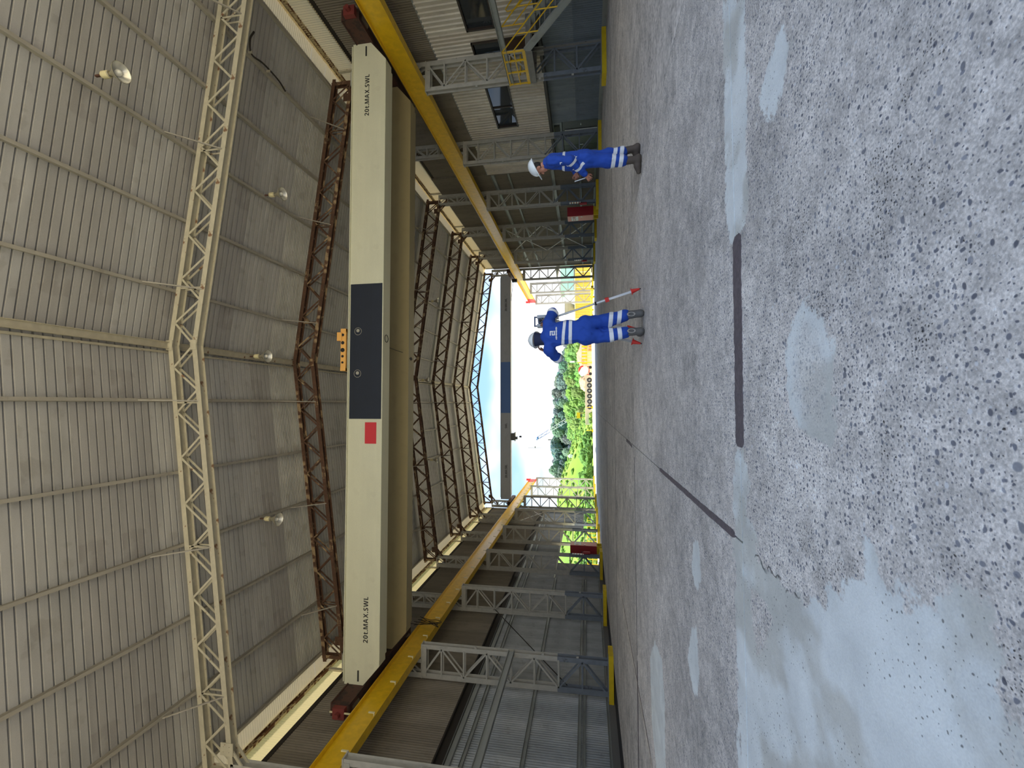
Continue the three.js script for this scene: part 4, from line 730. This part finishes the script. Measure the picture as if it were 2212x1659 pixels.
    const py = thing('gate_post', 'tall yellow post beside the concrete mixer', 'post', [7.6, -0.1, -83]); part(py, 'pole', bx(0.16, 2.5, 0.16, 0, 1.25, 0), M.plinth); part(py, 'base', bx(0.4, 0.1, 0.4, 0, 0.05, 0), M.plinth);
    for (let i = 0; i < 6; i++) { const t2 = thing('tyre', 'black tyre in the row along the low wall, ' + nth(i) + ' from the mixer', 'tyre', [4.4 - i * 1.0, -0.1, -84 - 0.2 * (i % 2)], 'tyres in a row'); part(t2, 'tread', metric(new THREE.TorusGeometry(0.34, 0.14, 8, 18).translate(0, 0.48, 0)), M.black); part(t2, 'hub', metric(new THREE.CylinderGeometry(0.2, 0.2, 0.12, 12).rotateX(Math.PI / 2).translate(0, 0.48, 0)), M.girt); }
    const bb = thing('billboard', 'small white board over the gravel heap', 'sign', [9.0, -0.1, -96]); part(bb, 'board', bx(0.35, 1.0, 0.06, 0, 4.0, 0), M.white); part(bb, 'post', bx(0.1, 3.6, 0.1, 0, 1.8, 0), M.girt);
  }
  // fence along the bank, seen under the left wall
  for (let i = 0; i < 12; i++) { const t2 = thing('fence_panel', 'low yellow pipe fence panel along the bank, ' + nth(i) + ' from the red cabinet', 'fence', [-15.6, -0.1, -28 - i * 3], 'pipe fence along the bank'); for (const y of [0.55, 1.05]) part(t2, 'rail', tube(V(0, y, 1.45), V(0, y, -1.45), 0.03, 6), M.plinth); for (const z of [1.4, 0, -1.4]) part(t2, 'post', tube(V(0, 0, z), V(0, 1.1, z), 0.035, 6), M.plinth); }
}

// ---------------------------------------------------------------- surveyors
// surface nets over a distance field (negative inside)
function netMesh(f, lo, hi, h) {
  const n = [0, 1, 2].map((i) => Math.ceil((hi[i] - lo[i]) / h) + 1), [NX, NY, NZ] = n, F = new Float32Array(NX * NY * NZ), id = (i, j, k) => i + NX * (j + NY * k);
  for (let k = 0; k < NZ; k++) for (let j = 0; j < NY; j++) for (let i = 0; i < NX; i++) F[id(i, j, k)] = f(lo[0] + i * h, lo[1] + j * h, lo[2] + k * h);
  const vid = new Int32Array(NX * NY * NZ).fill(-1), pos = [], idx = [];
  const E = [[0, 1], [0, 2], [0, 4], [1, 3], [1, 5], [2, 3], [2, 6], [3, 7], [4, 5], [4, 6], [5, 7], [6, 7]];
  for (let k = 0; k + 1 < NZ; k++) for (let j = 0; j + 1 < NY; j++) for (let i = 0; i + 1 < NX; i++) {
    const v = []; let m = 0; for (let c = 0; c < 8; c++) { const q = F[id(i + (c & 1), j + ((c >> 1) & 1), k + (c >> 2))]; v.push(q); if (q < 0) m |= 1 << c; }
    if (m === 0 || m === 255) continue;
    let x = 0, y = 0, z = 0, s = 0;
    for (const [a, b] of E) { if (((m >> a) & 1) === ((m >> b) & 1)) continue; const t = v[a] / (v[a] - v[b]); x += mix(a & 1, b & 1, t); y += mix((a >> 1) & 1, (b >> 1) & 1, t); z += mix(a >> 2, b >> 2, t); s++; }
    vid[id(i, j, k)] = pos.length / 3; pos.push(lo[0] + (i + x / s) * h, lo[1] + (j + y / s) * h, lo[2] + (k + z / s) * h);
  }
  const quad = (a, b, c, d, flip) => { if (a < 0 || b < 0 || c < 0 || d < 0) return; flip ? idx.push(a, c, b, a, d, c) : idx.push(a, b, c, a, c, d); };
  for (let k = 1; k + 1 < NZ; k++) for (let j = 1; j + 1 < NY; j++) for (let i = 1; i + 1 < NX; i++) {
    const o = F[id(i, j, k)] < 0;
    if (o !== F[id(i + 1, j, k)] < 0) quad(vid[id(i, j - 1, k - 1)], vid[id(i, j, k - 1)], vid[id(i, j, k)], vid[id(i, j - 1, k)], !o);
    if (o !== F[id(i, j + 1, k)] < 0) quad(vid[id(i - 1, j, k - 1)], vid[id(i - 1, j, k)], vid[id(i, j, k)], vid[id(i, j, k - 1)], !o);
    if (o !== F[id(i, j, k + 1)] < 0) quad(vid[id(i - 1, j - 1, k)], vid[id(i, j - 1, k)], vid[id(i, j, k)], vid[id(i - 1, j, k)], !o);
  }
  const nor = [], e = h * 0.5;
  for (let i = 0; i < pos.length; i += 3) { const x = pos[i], y = pos[i + 1], z = pos[i + 2], gx = f(x + e, y, z) - f(x - e, y, z), gy = f(x, y + e, z) - f(x, y - e, z), gz = f(x, y, z + e) - f(x, y, z - e), L = Math.hypot(gx, gy, gz) || 1; nor.push(gx / L, gy / L, gz / L); }
  const g = new THREE.BufferGeometry(); g.setAttribute('position', new THREE.Float32BufferAttribute(pos, 3)); g.setAttribute('normal', new THREE.Float32BufferAttribute(nor, 3)); g.setAttribute('uv', new THREE.Float32BufferAttribute(new Float32Array(pos.length / 3 * 2), 2)); g.setIndex(idx); return g;
}
const cap = (a, b, ra, rb) => { const ex = b[0] - a[0], ey = b[1] - a[1], ez = b[2] - a[2], L = ex * ex + ey * ey + ez * ez; return (x, y, z) => { const t = Math.max(0, Math.min(1, ((x - a[0]) * ex + (y - a[1]) * ey + (z - a[2]) * ez) / L)); return Math.hypot(x - a[0] - ex * t, y - a[1] - ey * t, z - a[2] - ez * t) - mix(ra, rb, t); }; };
const ell = (c, r) => (x, y, z) => { const q = Math.hypot((x - c[0]) / r[0], (y - c[1]) / r[1], (z - c[2]) / r[2]); return (q - 1) * Math.min(...r); };
const flat = (a, b, ra, rb, ax, k) => { const i = 'xyz'.indexOf(ax), sc = [1, 1, 1]; sc[i] = 1 / k; const c = cap(a.map((v, q) => v * sc[q]), b.map((v, q) => v * sc[q]), ra, rb); return (x, y, z) => c(x * sc[0], y * sc[1], z * sc[2]) * Math.min(1, k); };   // capsule squeezed by k along one axis
const blend = (list, k) => (x, y, z) => { let d = 1e3; for (const f of list) { const b = f(x, y, z), h = Math.max(k - Math.abs(d - b), 0) / k; d = Math.min(d, b) - h * h * k * 0.25; } return d; };
// the part of a mesh between two parallel planes, pushed out along its normals
function band(g, p, n, w, push, keep = () => true) {
  const P = g.attributes.position, N = g.attributes.normal, out = [], nn = V(...n).normalize(), o = V(...p), lo = -w / 2, hi = w / 2;
  for (let t = 0; t < g.index.count; t += 3) {
    let poly = [0, 1, 2].map((q) => { const i = g.index.getX(t + q), v = V().fromBufferAttribute(P, i); return { v, n: V().fromBufferAttribute(N, i), d: v.clone().sub(o).dot(nn) }; });
    if (!keep(poly[0].v)) continue;
    for (const [lim, sg] of [[lo, 1], [hi, -1]]) {
      const r = []; for (let i = 0; i < poly.length; i++) { const a = poly[i], b = poly[(i + 1) % poly.length], ia = (a.d - lim) * sg >= 0, ib = (b.d - lim) * sg >= 0; if (ia) r.push(a); if (ia !== ib) { const k = (lim - a.d) / (b.d - a.d); r.push({ v: a.v.clone().lerp(b.v, k), n: a.n.clone().lerp(b.n, k), d: lim }); } }
      poly = r; if (poly.length < 3) break;
    }
    for (let i = 1; i + 1 < poly.length; i++) for (const q of [poly[0], poly[i], poly[i + 1]]) out.push(q);
  }
  const r = new THREE.BufferGeometry(); r.setAttribute('position', new THREE.Float32BufferAttribute(out.flatMap((q) => q.v.clone().addScaledVector(q.n, push).toArray()), 3)); r.setAttribute('normal', new THREE.Float32BufferAttribute(out.flatMap((q) => q.n.toArray()), 3)); r.setAttribute('uv', new THREE.Float32BufferAttribute(new Float32Array(out.length * 2), 2)); return r;
}
const cloth = std({ map: texture(256, 256, (u, v) => { const k = 0.88 + 0.2 * tn(u, v, 9, 8) + 0.06 * (hash3(u * 256 | 0, v * 256 | 0, 1) - 0.5); return [24 * k, 66 * k, 158 * k]; }), roughness: 0.85 });
const PM = { cloth, stripe: std({ color: c8(216, 220, 226), roughness: 0.45 }), skin: std({ color: c8(176, 122, 98), roughness: 0.6 }), skinDark: std({ color: c8(140, 98, 82), roughness: 0.6 }), hat: new THREE.MeshPhysicalMaterial({ color: c8(228, 236, 240), roughness: 0.3, clearcoat: 0.5 }), hair: std({ color: c8(24, 20, 20), roughness: 0.7 }), flap: std({ color: c8(36, 44, 72), roughness: 0.9 }), boot: std({ map: rustTex([84, 74, 66], [52, 46, 42], 0.4, 210, 0.3), roughness: 0.8 }), bootGrey: std({ map: rustTex([96, 94, 92], [56, 54, 54], 0.45, 211, 0.25), roughness: 0.8 }), sole: std({ color: c8(40, 38, 38), roughness: 0.9 }), strap: std({ color: c8(150, 146, 140), roughness: 0.7 }) };
const folds = (f, amp, s) => (x, y, z) => { const d = f(x, y, z); return Math.abs(d) > amp * 2 ? d : d + amp * (fbm3(x * 9 + s, y * 5.5, z * 9, 3) - 0.5) + amp * 0.5 * (noise3(x * 22, y * 16 + s, z * 22) - 0.5); };
function hardHat(parent, at, dir, tilt) { // dir: yaw of the visor, tilt: nose down
  const h = new THREE.Group(); h.name = 'hard_hat'; h.position.set(...at); h.rotation.set(0, dir, 0); const inner = V();
  const pts = []; for (let i = 0; i <= 14; i++) { const a = i / 14 * Math.PI / 2; pts.push([0.135 * Math.cos(a), 0.118 * Math.sin(a)]); }
  const dome = lathe(pts, 32), P = dome.attributes.position; for (let i = 0; i < P.count; i++) { const x = P.getX(i), y = P.getY(i), z = P.getZ(i); const ridge = 0.007 * Math.exp(-((x / 0.022) ** 2)) * sstep(0.02, 0.08, y); P.setXYZ(i, x * 0.94, y + ridge, z * 1.12); } dome.computeVertexNormals();
  const brim = [], n = 40; for (let i = 0; i < n; i++) { const a = i / n * 2 * Math.PI, f = Math.max(0, -Math.cos(a)), r = 0.145 + 0.055 * Math.pow(f, 2.5); brim.push(new THREE.Vector2(Math.sin(a) * r * 0.94, Math.cos(a) * r * 1.12)); }
  const bg = new THREE.ExtrudeGeometry(new THREE.Shape(brim), { depth: 0.006, bevelEnabled: true, bevelSize: 0.003, bevelThickness: 0.003, bevelSegments: 2, curveSegments: 4 }).rotateX(Math.PI / 2).translate(0, 0.004, 0);
  const all = merge([dome, bg]).applyMatrix4(new THREE.Matrix4().makeRotationX(-tilt)).applyMatrix4(new THREE.Matrix4().makeRotationY(dir)).translate(...at);
  return part(parent, 'hard_hat', all, PM.hat, 'white hard hat');
}
function hand(c, wrist, toward, palmN, curl) { // palm and five unequal bent fingers; toward: finger direction, palmN: palm normal
  const T = V(...toward).normalize(), N = V(...palmN).addScaledVector(T, -V(...palmN).dot(T)).normalize(), S = V().crossVectors(T, N), W = V(...wrist), fs = [];
  const at = (t, s, n) => W.clone().addScaledVector(T, t).addScaledVector(S, s).addScaledVector(N, n).toArray();
  for (const s of [-0.026, 0, 0.026]) fs.push(cap(at(0.01, s * 0.7, 0), at(0.085, s, 0.002), 0.017, 0.015));
  [[-0.033, 0.058, 0.0078], [-0.011, 0.072, 0.0085], [0.012, 0.078, 0.0088], [0.034, 0.070, 0.0086]].forEach(([s, l, r]) => { const a = at(0.085, s, 0.002), b = at(0.085 + l * 0.45 * Math.cos(curl * 0.5), s * 1.1, l * 0.45 * Math.sin(curl * 0.5)), d = at(0.085 + l * 0.45 * Math.cos(curl * 0.5) + l * 0.55 * Math.cos(curl * 1.4), s * 1.08, l * 0.45 * Math.sin(curl * 0.5) + l * 0.55 * Math.sin(curl * 1.4)); fs.push(cap(a, b, r, r), cap(b, d, r, r * 0.85)); });
  fs.push(cap(at(0.02, 0.034, 0.004), at(0.055, 0.062, 0.016), 0.013, 0.011), cap(at(0.055, 0.062, 0.016), at(0.088, 0.066, 0.026), 0.0105, 0.0085));
  const f = blend(fs, 0.008), m = at(0.08, 0, 0.02); return netMesh(f, m.map((v) => v - 0.135), m.map((v) => v + 0.135), 0.0045);
}
const boot = (heel, toe, ankle, r = 0.052) => { const y = 0.045, mid = [mix(heel[0], toe[0], 0.62), y + 0.012, mix(heel[2], toe[2], 0.62)]; return blend([cap([heel[0], y, heel[2]], mid, 0.043, 0.047), cap(mid, [toe[0], 0.038, toe[2]], 0.047, 0.036), cap([mix(heel[0], toe[0], 0.18), 0.06, mix(heel[2], toe[2], 0.18)], ankle, r * 0.95, r * 1.12)], 0.04); };
const floorCut = (f, y0) => (x, y, z) => Math.max(f(x, y, z), y0 - y);

{ // the one at the instrument, seen from behind
  const o = thing('person', 'person in blue coveralls and white hard hat bending to the tripod instrument, back turned', 'person', [1.2, 0, -6.95], 'surveyors');
  const shL = [-0.35, 1.45, -0.06], shR = [0.09, 1.455, -0.08], elL = [-0.455, 1.33, -0.26], elR = [0.27, 1.40, -0.22], wrL = [-0.33, 1.545, -0.37], wrR = [0.10, 1.555, -0.36];
  const hipL = [-0.17, 0.86, 0], hipR = [0.04, 0.86, 0], knL = [-0.145, 0.52, -0.03], knR = [0.09, 0.52, -0.04], anL = [-0.105, 0.20, 0.02], anR = [0.15, 0.20, 0.0];
  const torso = [flat([-0.07, 0.95, 0], [-0.07, 1.14, -0.02], 0.168, 0.168, 'z', 0.74), flat([-0.07, 1.14, -0.02], [-0.115, 1.38, -0.06], 0.178, 0.18, 'z', 0.7), cap(shL, shR, 0.075, 0.075), cap([-0.13, 1.40, -0.06], [-0.14, 1.51, -0.10], 0.1, 0.065), cap(hipL, hipR, 0.108, 0.108)];
  const coat = folds(blend([...torso, cap(shL, elL, 0.082, 0.07), cap(shR, elR, 0.082, 0.07), cap(elL, [-0.40, 1.42, -0.31], 0.068, 0.06), cap(elR, [0.20, 1.465, -0.285], 0.068, 0.06), cap(hipL, knL, 0.116, 0.098), cap(hipR, knR, 0.116, 0.098), cap(knL, [-0.112, 0.29, 0.012], 0.098, 0.092), cap(knR, [0.142, 0.29, 0.0], 0.098, 0.092)], 0.055), 0.034, 3);
  const cg = netMesh(coat, [-0.62, 0.16, -0.5], [0.42, 1.62, 0.28], 0.012);
  const core = netMesh(blend([...torso.map((f) => (x, y, z) => f(x, y, z) + 0.03), cap(shL, elL, 0.05, 0.043), cap(shR, elR, 0.05, 0.043), cap(elL, wrL, 0.042, 0.028), cap(elR, wrR, 0.042, 0.028), cap([-0.14, 1.48, -0.1], [-0.16, 1.60, -0.17], 0.058, 0.055), cap(hipL, knL, 0.085, 0.06), cap(hipR, knR, 0.085, 0.06), cap(knL, anL, 0.058, 0.04), cap(knR, anR, 0.058, 0.04)], 0.04), [-0.6, 0.1, -0.5], [0.4, 1.7, 0.25], 0.013);
  const hc = [-0.165, 1.635, -0.19];
  const head = netMesh(blend([ell([hc[0], hc[1] + 0.025, hc[2] + 0.01], [0.075, 0.1, 0.095]), ell([hc[0], hc[1] - 0.05, hc[2] - 0.035], [0.055, 0.06, 0.06]), cap([hc[0], hc[1] - 0.01, hc[2] - 0.095], [hc[0], hc[1] - 0.035, hc[2] - 0.115], 0.01, 0.014), ell([hc[0] - 0.076, hc[1] - 0.005, hc[2]], [0.012, 0.03, 0.02]), ell([hc[0] + 0.076, hc[1] - 0.005, hc[2]], [0.012, 0.03, 0.02]), cap([hc[0] - 0.022, hc[1] - 0.07, hc[2] - 0.085], [hc[0] + 0.022, hc[1] - 0.07, hc[2] - 0.085], 0.009, 0.009)], 0.02), hc.map((v) => v - 0.17), hc.map((v) => v + 0.17), 0.0055);
  const body = part(o, 'body', [core, head, hand(0, wrL, [0.35, 0.85, 0.1], [1, -0.2, 0.2], 0.9), hand(0, wrR, [0.72, 0.3, -0.35], [0.2, -0.3, -1], 0.7)], PM.skinDark);
  const coverall = part(o, 'coverall', cg, cloth, 'royal blue coverall with reflective stripes');
  part(coverall, 'reflective_stripe', band(cg, [-0.07, 1.205, 0], [0.10, 1, 0], 0.045, 0.004), PM.stripe); part(coverall, 'reflective_stripe', band(cg, [-0.07, 1.105, 0], [0.03, 1, 0], 0.05, 0.004), PM.stripe);
  for (const y of [0.50, 0.375]) for (const s of [-1, 1]) part(coverall, 'reflective_stripe', band(cg, [0, y, 0], [s * 0.1, 1, 0], 0.062, 0.004, (v) => (v.x > -0.02) === (s > 0)), PM.stripe);
  for (const [a, b] of [[shL, elL], [shR, elR]]) part(coverall, 'reflective_stripe', band(cg, a.map((v, i) => mix(v, b[i], 0.95)), b.map((v, i) => v - a[i]), 0.05, 0.004, (v) => v.distanceTo(V(...b)) < 0.13), PM.stripe);
  // emblem and line of lettering on the back
  const back = (x, y) => { let z = 0.3; while (coat(x, y, z) > 0 && z > -0.2) z -= 0.003; return z + 0.006; };
  const mk = (w, h, x, y) => bx(w, h, 0.006, x, y, back(x, y));
  part(coverall, 'back_emblem', [mk(0.07, 0.016, -0.105, 1.415), mk(0.016, 0.05, -0.078, 1.39), mk(0.05, 0.014, -0.105, 1.385), mk(0.016, 0.04, -0.132, 1.37), mk(0.07, 0.016, -0.105, 1.352)], PM.stripe, 'small white emblem');
  part(coverall, 'back_lettering', Array.from({ length: 13 }, (_, i) => mk(0.011, 0.018 + 0.004 * (i % 3), -0.105 + (i - 6) * 0.0155, 1.322)), PM.stripe, 'tiny white lettering, too small to read');
  hardHat(o, [-0.165, 1.672, -0.195], -0.25, 0.28);
  const fl = []; for (let i = 0; i <= 8; i++) { const k = i / 8; fl.push([0.122 - 0.022 * Math.sin(k * 2.4) + 0.004 * k, -0.205 * k]); }
  const flapG = new THREE.LatheGeometry(fl.map(([r, y]) => new THREE.Vector2(r, y)), 32, -Math.PI * 0.62, Math.PI * 1.24); flapG.scale(0.95, 1, 1.05);
  part(o, 'neck_flap', metric(flapG.translate(-0.158, 1.688, -0.175)), PM.flap, 'dark navy neck flap under the hard hat');
  const fL = floorCut(boot([-0.105, 0, 0.085], [-0.125, 0, -0.16], [-0.107, 0.30, 0.018], 0.06), 0.0), fR = floorCut(boot([0.16, 0, 0.075], [0.20, 0, -0.16], [0.146, 0.30, 0.002], 0.06), 0.0);
  const bl = part(o, 'boot', netMesh(fL, [-0.22, -0.02, -0.24], [0, 0.33, 0.18], 0.008), PM.bootGrey, 'worn grey leather boot'); const br = part(o, 'boot', netMesh(fR, [0.04, -0.02, -0.24], [0.28, 0.33, 0.18], 0.008), PM.bootGrey, 'worn grey leather boot');
  for (const [b, x, z] of [[bl, -0.105, 0.06], [br, 0.15, 0.05]]) part(b, 'pull_loop', metric(new THREE.TorusGeometry(0.035, 0.009, 6, 16).scale(0.8, 1.5, 1).translate(x, 0.19, z + 0.035)), PM.strap);
}
{ // the one reading, seen from the side, facing -x
  const o = thing('person', 'person in blue coveralls and white hard hat standing sideways, head bowed over papers', 'person', [3.85, 0, -7.0], 'surveyors');
  o.rotation.y = -0.5; o.scale.x = 0.92;       // stands square to the view from the near end of the hall
  const shN = [0.05, 1.37, 0.18], shF = [0.03, 1.37, -0.18], elN = [0.045, 1.09, 0.25], elF = [0.0, 1.09, -0.23], wrN = [-0.215, 0.845, 0.12], wrF = [-0.175, 1.005, -0.06];
  const hpN = [0.03, 0.85, 0.09], hpF = [0.045, 0.85, -0.09], knN = [-0.03, 0.5, 0.10], knF = [0.06, 0.5, -0.10], anN = [-0.055, 0.17, 0.11], anF = [0.10, 0.17, -0.12];
  const torso = [flat([0.03, 0.92, 0], [0.02, 1.10, 0], 0.175, 0.175, 'x', 0.86), flat([0.02, 1.10, 0], [0.04, 1.33, 0], 0.18, 0.185, 'x', 0.74), cap(shN, shF, 0.078, 0.078), cap([0.04, 1.36, 0], [0.015, 1.47, 0], 0.1, 0.066), cap(hpN, hpF, 0.135, 0.135)];
  const coat = folds(blend([...torso, cap(shN, elN, 0.085, 0.072), cap(shF, elF, 0.085, 0.072), cap(elN, [-0.19, 0.865, 0.135], 0.072, 0.052), cap(elF, [-0.15, 1.015, -0.08], 0.072, 0.052), cap(hpN, knN, 0.118, 0.1), cap(hpF, knF, 0.118, 0.1), cap(knN, [-0.045, 0.28, 0.108], 0.1, 0.096), cap(knF, [0.09, 0.28, -0.115], 0.1, 0.096)], 0.055), 0.034, 11);
  const cg = netMesh(coat, [-0.34, 0.14, -0.40], [0.34, 1.60, 0.42], 0.012);
  const hc = [-0.045, 1.595, 0];
  const core = netMesh(blend([...torso.map((f) => (x, y, z) => f(x, y, z) + 0.03), cap(shN, elN, 0.05, 0.042), cap(shF, elF, 0.05, 0.042), cap(elN, wrN, 0.042, 0.028), cap(elF, wrF, 0.042, 0.028), cap([0.015, 1.45, 0], [-0.02, 1.57, 0], 0.062, 0.056), cap(hpN, knN, 0.085, 0.06), cap(hpF, knF, 0.085, 0.06), cap(knN, anN, 0.058, 0.04), cap(knF, anF, 0.058, 0.04)], 0.04), [-0.3, 0.1, -0.36], [0.3, 1.66, 0.38], 0.013);
  // head bowed: built upright facing -x about its own centre, then turned down
  const tilt = 0.42, rot = (g) => g.applyMatrix4(new THREE.Matrix4().makeRotationZ(tilt)).translate(...hc);
  const head = rot(netMesh(blend([ell([0.01, 0.03, 0], [0.096, 0.1, 0.076]), ell([-0.04, -0.05, 0], [0.055, 0.062, 0.056]), cap([-0.088, 0.0, 0], [-0.112, -0.028, 0], 0.009, 0.0135), ell([0.012, -0.01, 0.076], [0.021, 0.032, 0.012]), ell([0.012, -0.01, -0.076], [0.021, 0.032, 0.012]), cap([-0.084, 0.028, -0.03], [-0.084, 0.028, 0.03], 0.012, 0.012), cap([-0.088, -0.062, -0.02], [-0.088, -0.062, 0.02], 0.008, 0.008), cap([-0.085, -0.078, -0.014], [-0.085, -0.078, 0.014], 0.009, 0.009), ell([-0.078, -0.1, 0], [0.024, 0.018, 0.024])], 0.018), [-0.17, -0.17, -0.12], [0.14, 0.17, 0.12], 0.005));
  part(o, 'body', [core, head, hand(0, wrN, [-0.6, -0.55, -0.25], [-0.2, 0.1, -1], 1.0), hand(0, wrF, [-0.75, -0.25, 0.5], [-0.2, 0.1, 1], 1.0)], PM.skin);
  part(o, 'hair', rot(netMesh((x, y, z) => Math.max(ell([0.022, 0.026, 0], [0.094, 0.104, 0.082])(x, y, z), -(x + 0.012 + 0.25 * Math.max(0, 0.0 - y)), -(y + 0.07), -ell([0.0, -0.015, 0.085], [0.03, 0.04, 0.03])(x, y, z)), [-0.1, -0.12, -0.12], [0.15, 0.16, 0.12], 0.006)), PM.hair, 'short black hair');
  part(o, 'eye', [rot(metric(new THREE.SphereGeometry(0.011, 10, 8).translate(-0.084, 0.008, 0.032))), rot(metric(new THREE.SphereGeometry(0.011, 10, 8).translate(-0.084, 0.008, -0.032)))], PM.hair);
  part(o, 'eyebrow', [rot(bx(0.008, 0.007, 0.03, -0.096, 0.032, 0.032)), rot(bx(0.008, 0.007, 0.03, -0.096, 0.032, -0.032))], PM.hair);
  const coverall = part(o, 'coverall', cg, cloth, 'royal blue coverall with reflective stripes');
  for (const [y, s] of [[0.42, 1], [0.305, 1], [0.40, -1], [0.30, -1]]) part(coverall, 'reflective_stripe', band(cg, [0, y, 0], [0.12, 1, 0], 0.062, 0.004, (v) => (v.z > 0) === (s > 0)), PM.stripe);
  for (const [a, b] of [[elN, wrN], [elF, wrF]]) for (const k of [0.14, 0.52]) part(coverall, 'reflective_stripe', band(cg, a.map((v, i) => mix(v, b[i], k)), b.map((v, i) => v - a[i]), 0.045, 0.004, (v) => v.distanceTo(V(...a.map((q, i) => mix(q, b[i], k)))) < 0.12), PM.stripe);
  part(coverall, 'reflective_stripe', band(cg, [0.03, 1.19, 0], [0.05, 1, 0], 0.04, 0.004, (v) => Math.abs(v.z) < 0.17), PM.stripe);
  part(coverall, 'sleeve_emblem', [bx(0.03, 0.01, 0.004, 0.0, 1.235, 0.292), bx(0.01, 0.035, 0.004, 0.012, 1.225, 0.294), bx(0.02, 0.01, 0.004, 0.035, 1.225, 0.292)], PM.stripe, 'small white emblem');
  hardHat(o, [-0.025, 1.645, 0], Math.PI / 2, 0.42);
  const fN = floorCut(boot([-0.0, 0, 0.11], [-0.235, 0, 0.14], [-0.05, 0.29, 0.108], 0.06), 0), fF = floorCut(boot([0.165, 0, -0.12], [-0.03, 0, -0.15], [0.095, 0.29, -0.118], 0.06), 0);
  for (const [f, lo, hi] of [[fN, [-0.32, -0.02, 0.0], [0.1, 0.33, 0.24]], [fF, [-0.12, -0.02, -0.25], [0.26, 0.33, 0]]]) part(o, 'boot', netMesh(f, lo, hi, 0.008), PM.boot, 'worn brown leather boot');
  // folded papers between the two hands
  const pp = thing('notebook', 'dark notebook held open by the sideways standing person', 'notebook', [3.605, 0.91, -7.10]); pp.rotation.y = -0.5;
  part(pp, 'cover', bx(0.012, 0.24, 0.17).rotateZ(0.22), M.black); part(pp, 'pages', bx(0.012, 0.225, 0.155, 0.011, 0.002, 0).rotateZ(0.22), M.white);
}
{ // tripod and total station
  const t = thing('survey_tripod', 'aluminium survey tripod with red feet and clamps beside the bending person', 'tripod', [0, 0, 0]);
  const apex = V(1.385, 1.36, -7.42), feet = [V(1.83, 0, -7.24), V(0.94, 0, -7.2), V(1.32, 0, -8.0)];
  part(t, 'head_plate', [tube(V(apex.x, 1.355, apex.z), V(apex.x, 1.4, apex.z), 0.085, 20), ...feet.map((f) => { const d = f.clone().sub(apex).setY(0).normalize(); return bx(0.07, 0.06, 0.07, apex.x + d.x * 0.07, 1.345, apex.z + d.z * 0.07); })], M.aluminium);
  for (const f of feet) {
    const d = f.clone().sub(apex), a = apex.clone().add(V(d.x, 0, d.z).setLength(0.075)), L = f.clone().sub(a), n = V(-L.z, 0, L.x).normalize(), at = (k) => a.clone().addScaledVector(L, k);
    const leg = part(t, 'leg', [...[-1, 1].map((s) => tube(at(0).addScaledVector(n, s * 0.02), at(0.62).addScaledVector(n, s * 0.02), 0.013, 8)), bar(at(0.45), at(0.93), 0.035, 0.024)], M.aluminium);
    part(leg, 'clamp', [bar(at(0.59), at(0.635), 0.065, 0.075), tube(at(0.6).addScaledVector(n, -0.06), at(0.6).addScaledVector(n, 0.06), 0.012, 8)], M.red, 'red leg clamp');
    part(leg, 'collar', bar(at(0.47), at(0.49), 0.05, 0.07), M.black);
    part(leg, 'foot', [tube(at(0.89), at(0.985), 0.042, 14, 0.014), bar(at(0.89), at(0.9), 0.1, 0.05)], M.red, 'red cone foot'); part(leg, 'spike', tube(at(0.98), at(1.0), 0.013, 8, 0.004), M.black);
  }
  const s = thing('total_station', 'grey total station instrument mounted on the survey tripod', 'instrument', [apex.x, 1.4, apex.z]), grey = std({ color: c8(158, 166, 176), roughness: 0.45 }), dk = std({ color: c8(58, 74, 104), roughness: 0.5 });
  part(s, 'tribrach', [tube(V(0, 0, 0), V(0, 0.02, 0), 0.07, 18), tube(V(0, 0.05, 0), V(0, 0.075, 0), 0.068, 18), ...[0, 1, 2].map((i) => tube(V(0.05 * Math.cos(i * 2.09), 0.02, 0.05 * Math.sin(i * 2.09)), V(0.05 * Math.cos(i * 2.09), 0.05, 0.05 * Math.sin(i * 2.09)), 0.014, 8))], dk);
  const bd = part(s, 'yoke', [bx(0.2, 0.07, 0.15, 0, 0.11, 0), bx(0.05, 0.14, 0.13, -0.075, 0.205, 0), bx(0.05, 0.14, 0.13, 0.075, 0.205, 0)], grey); part(bd, 'keypad', bx(0.15, 0.06, 0.01, 0, 0.11, 0.08), dk);
  const tel = part(s, 'telescope', tube(V(0, 0.215, 0.12), V(0, 0.225, -0.12), 0.042, 18, 0.05), dk); part(tel, 'eyepiece', tube(V(0, 0.214, 0.16), V(0, 0.215, 0.12), 0.02, 12, 0.026), M.black);
  part(s, 'carry_handle', [bx(0.02, 0.05, 0.03, -0.075, 0.29, 0), bx(0.02, 0.05, 0.03, 0.075, 0.29, 0), bx(0.17, 0.022, 0.034, 0, 0.32, 0)], dk);
}
renderer.render(scene, camera);
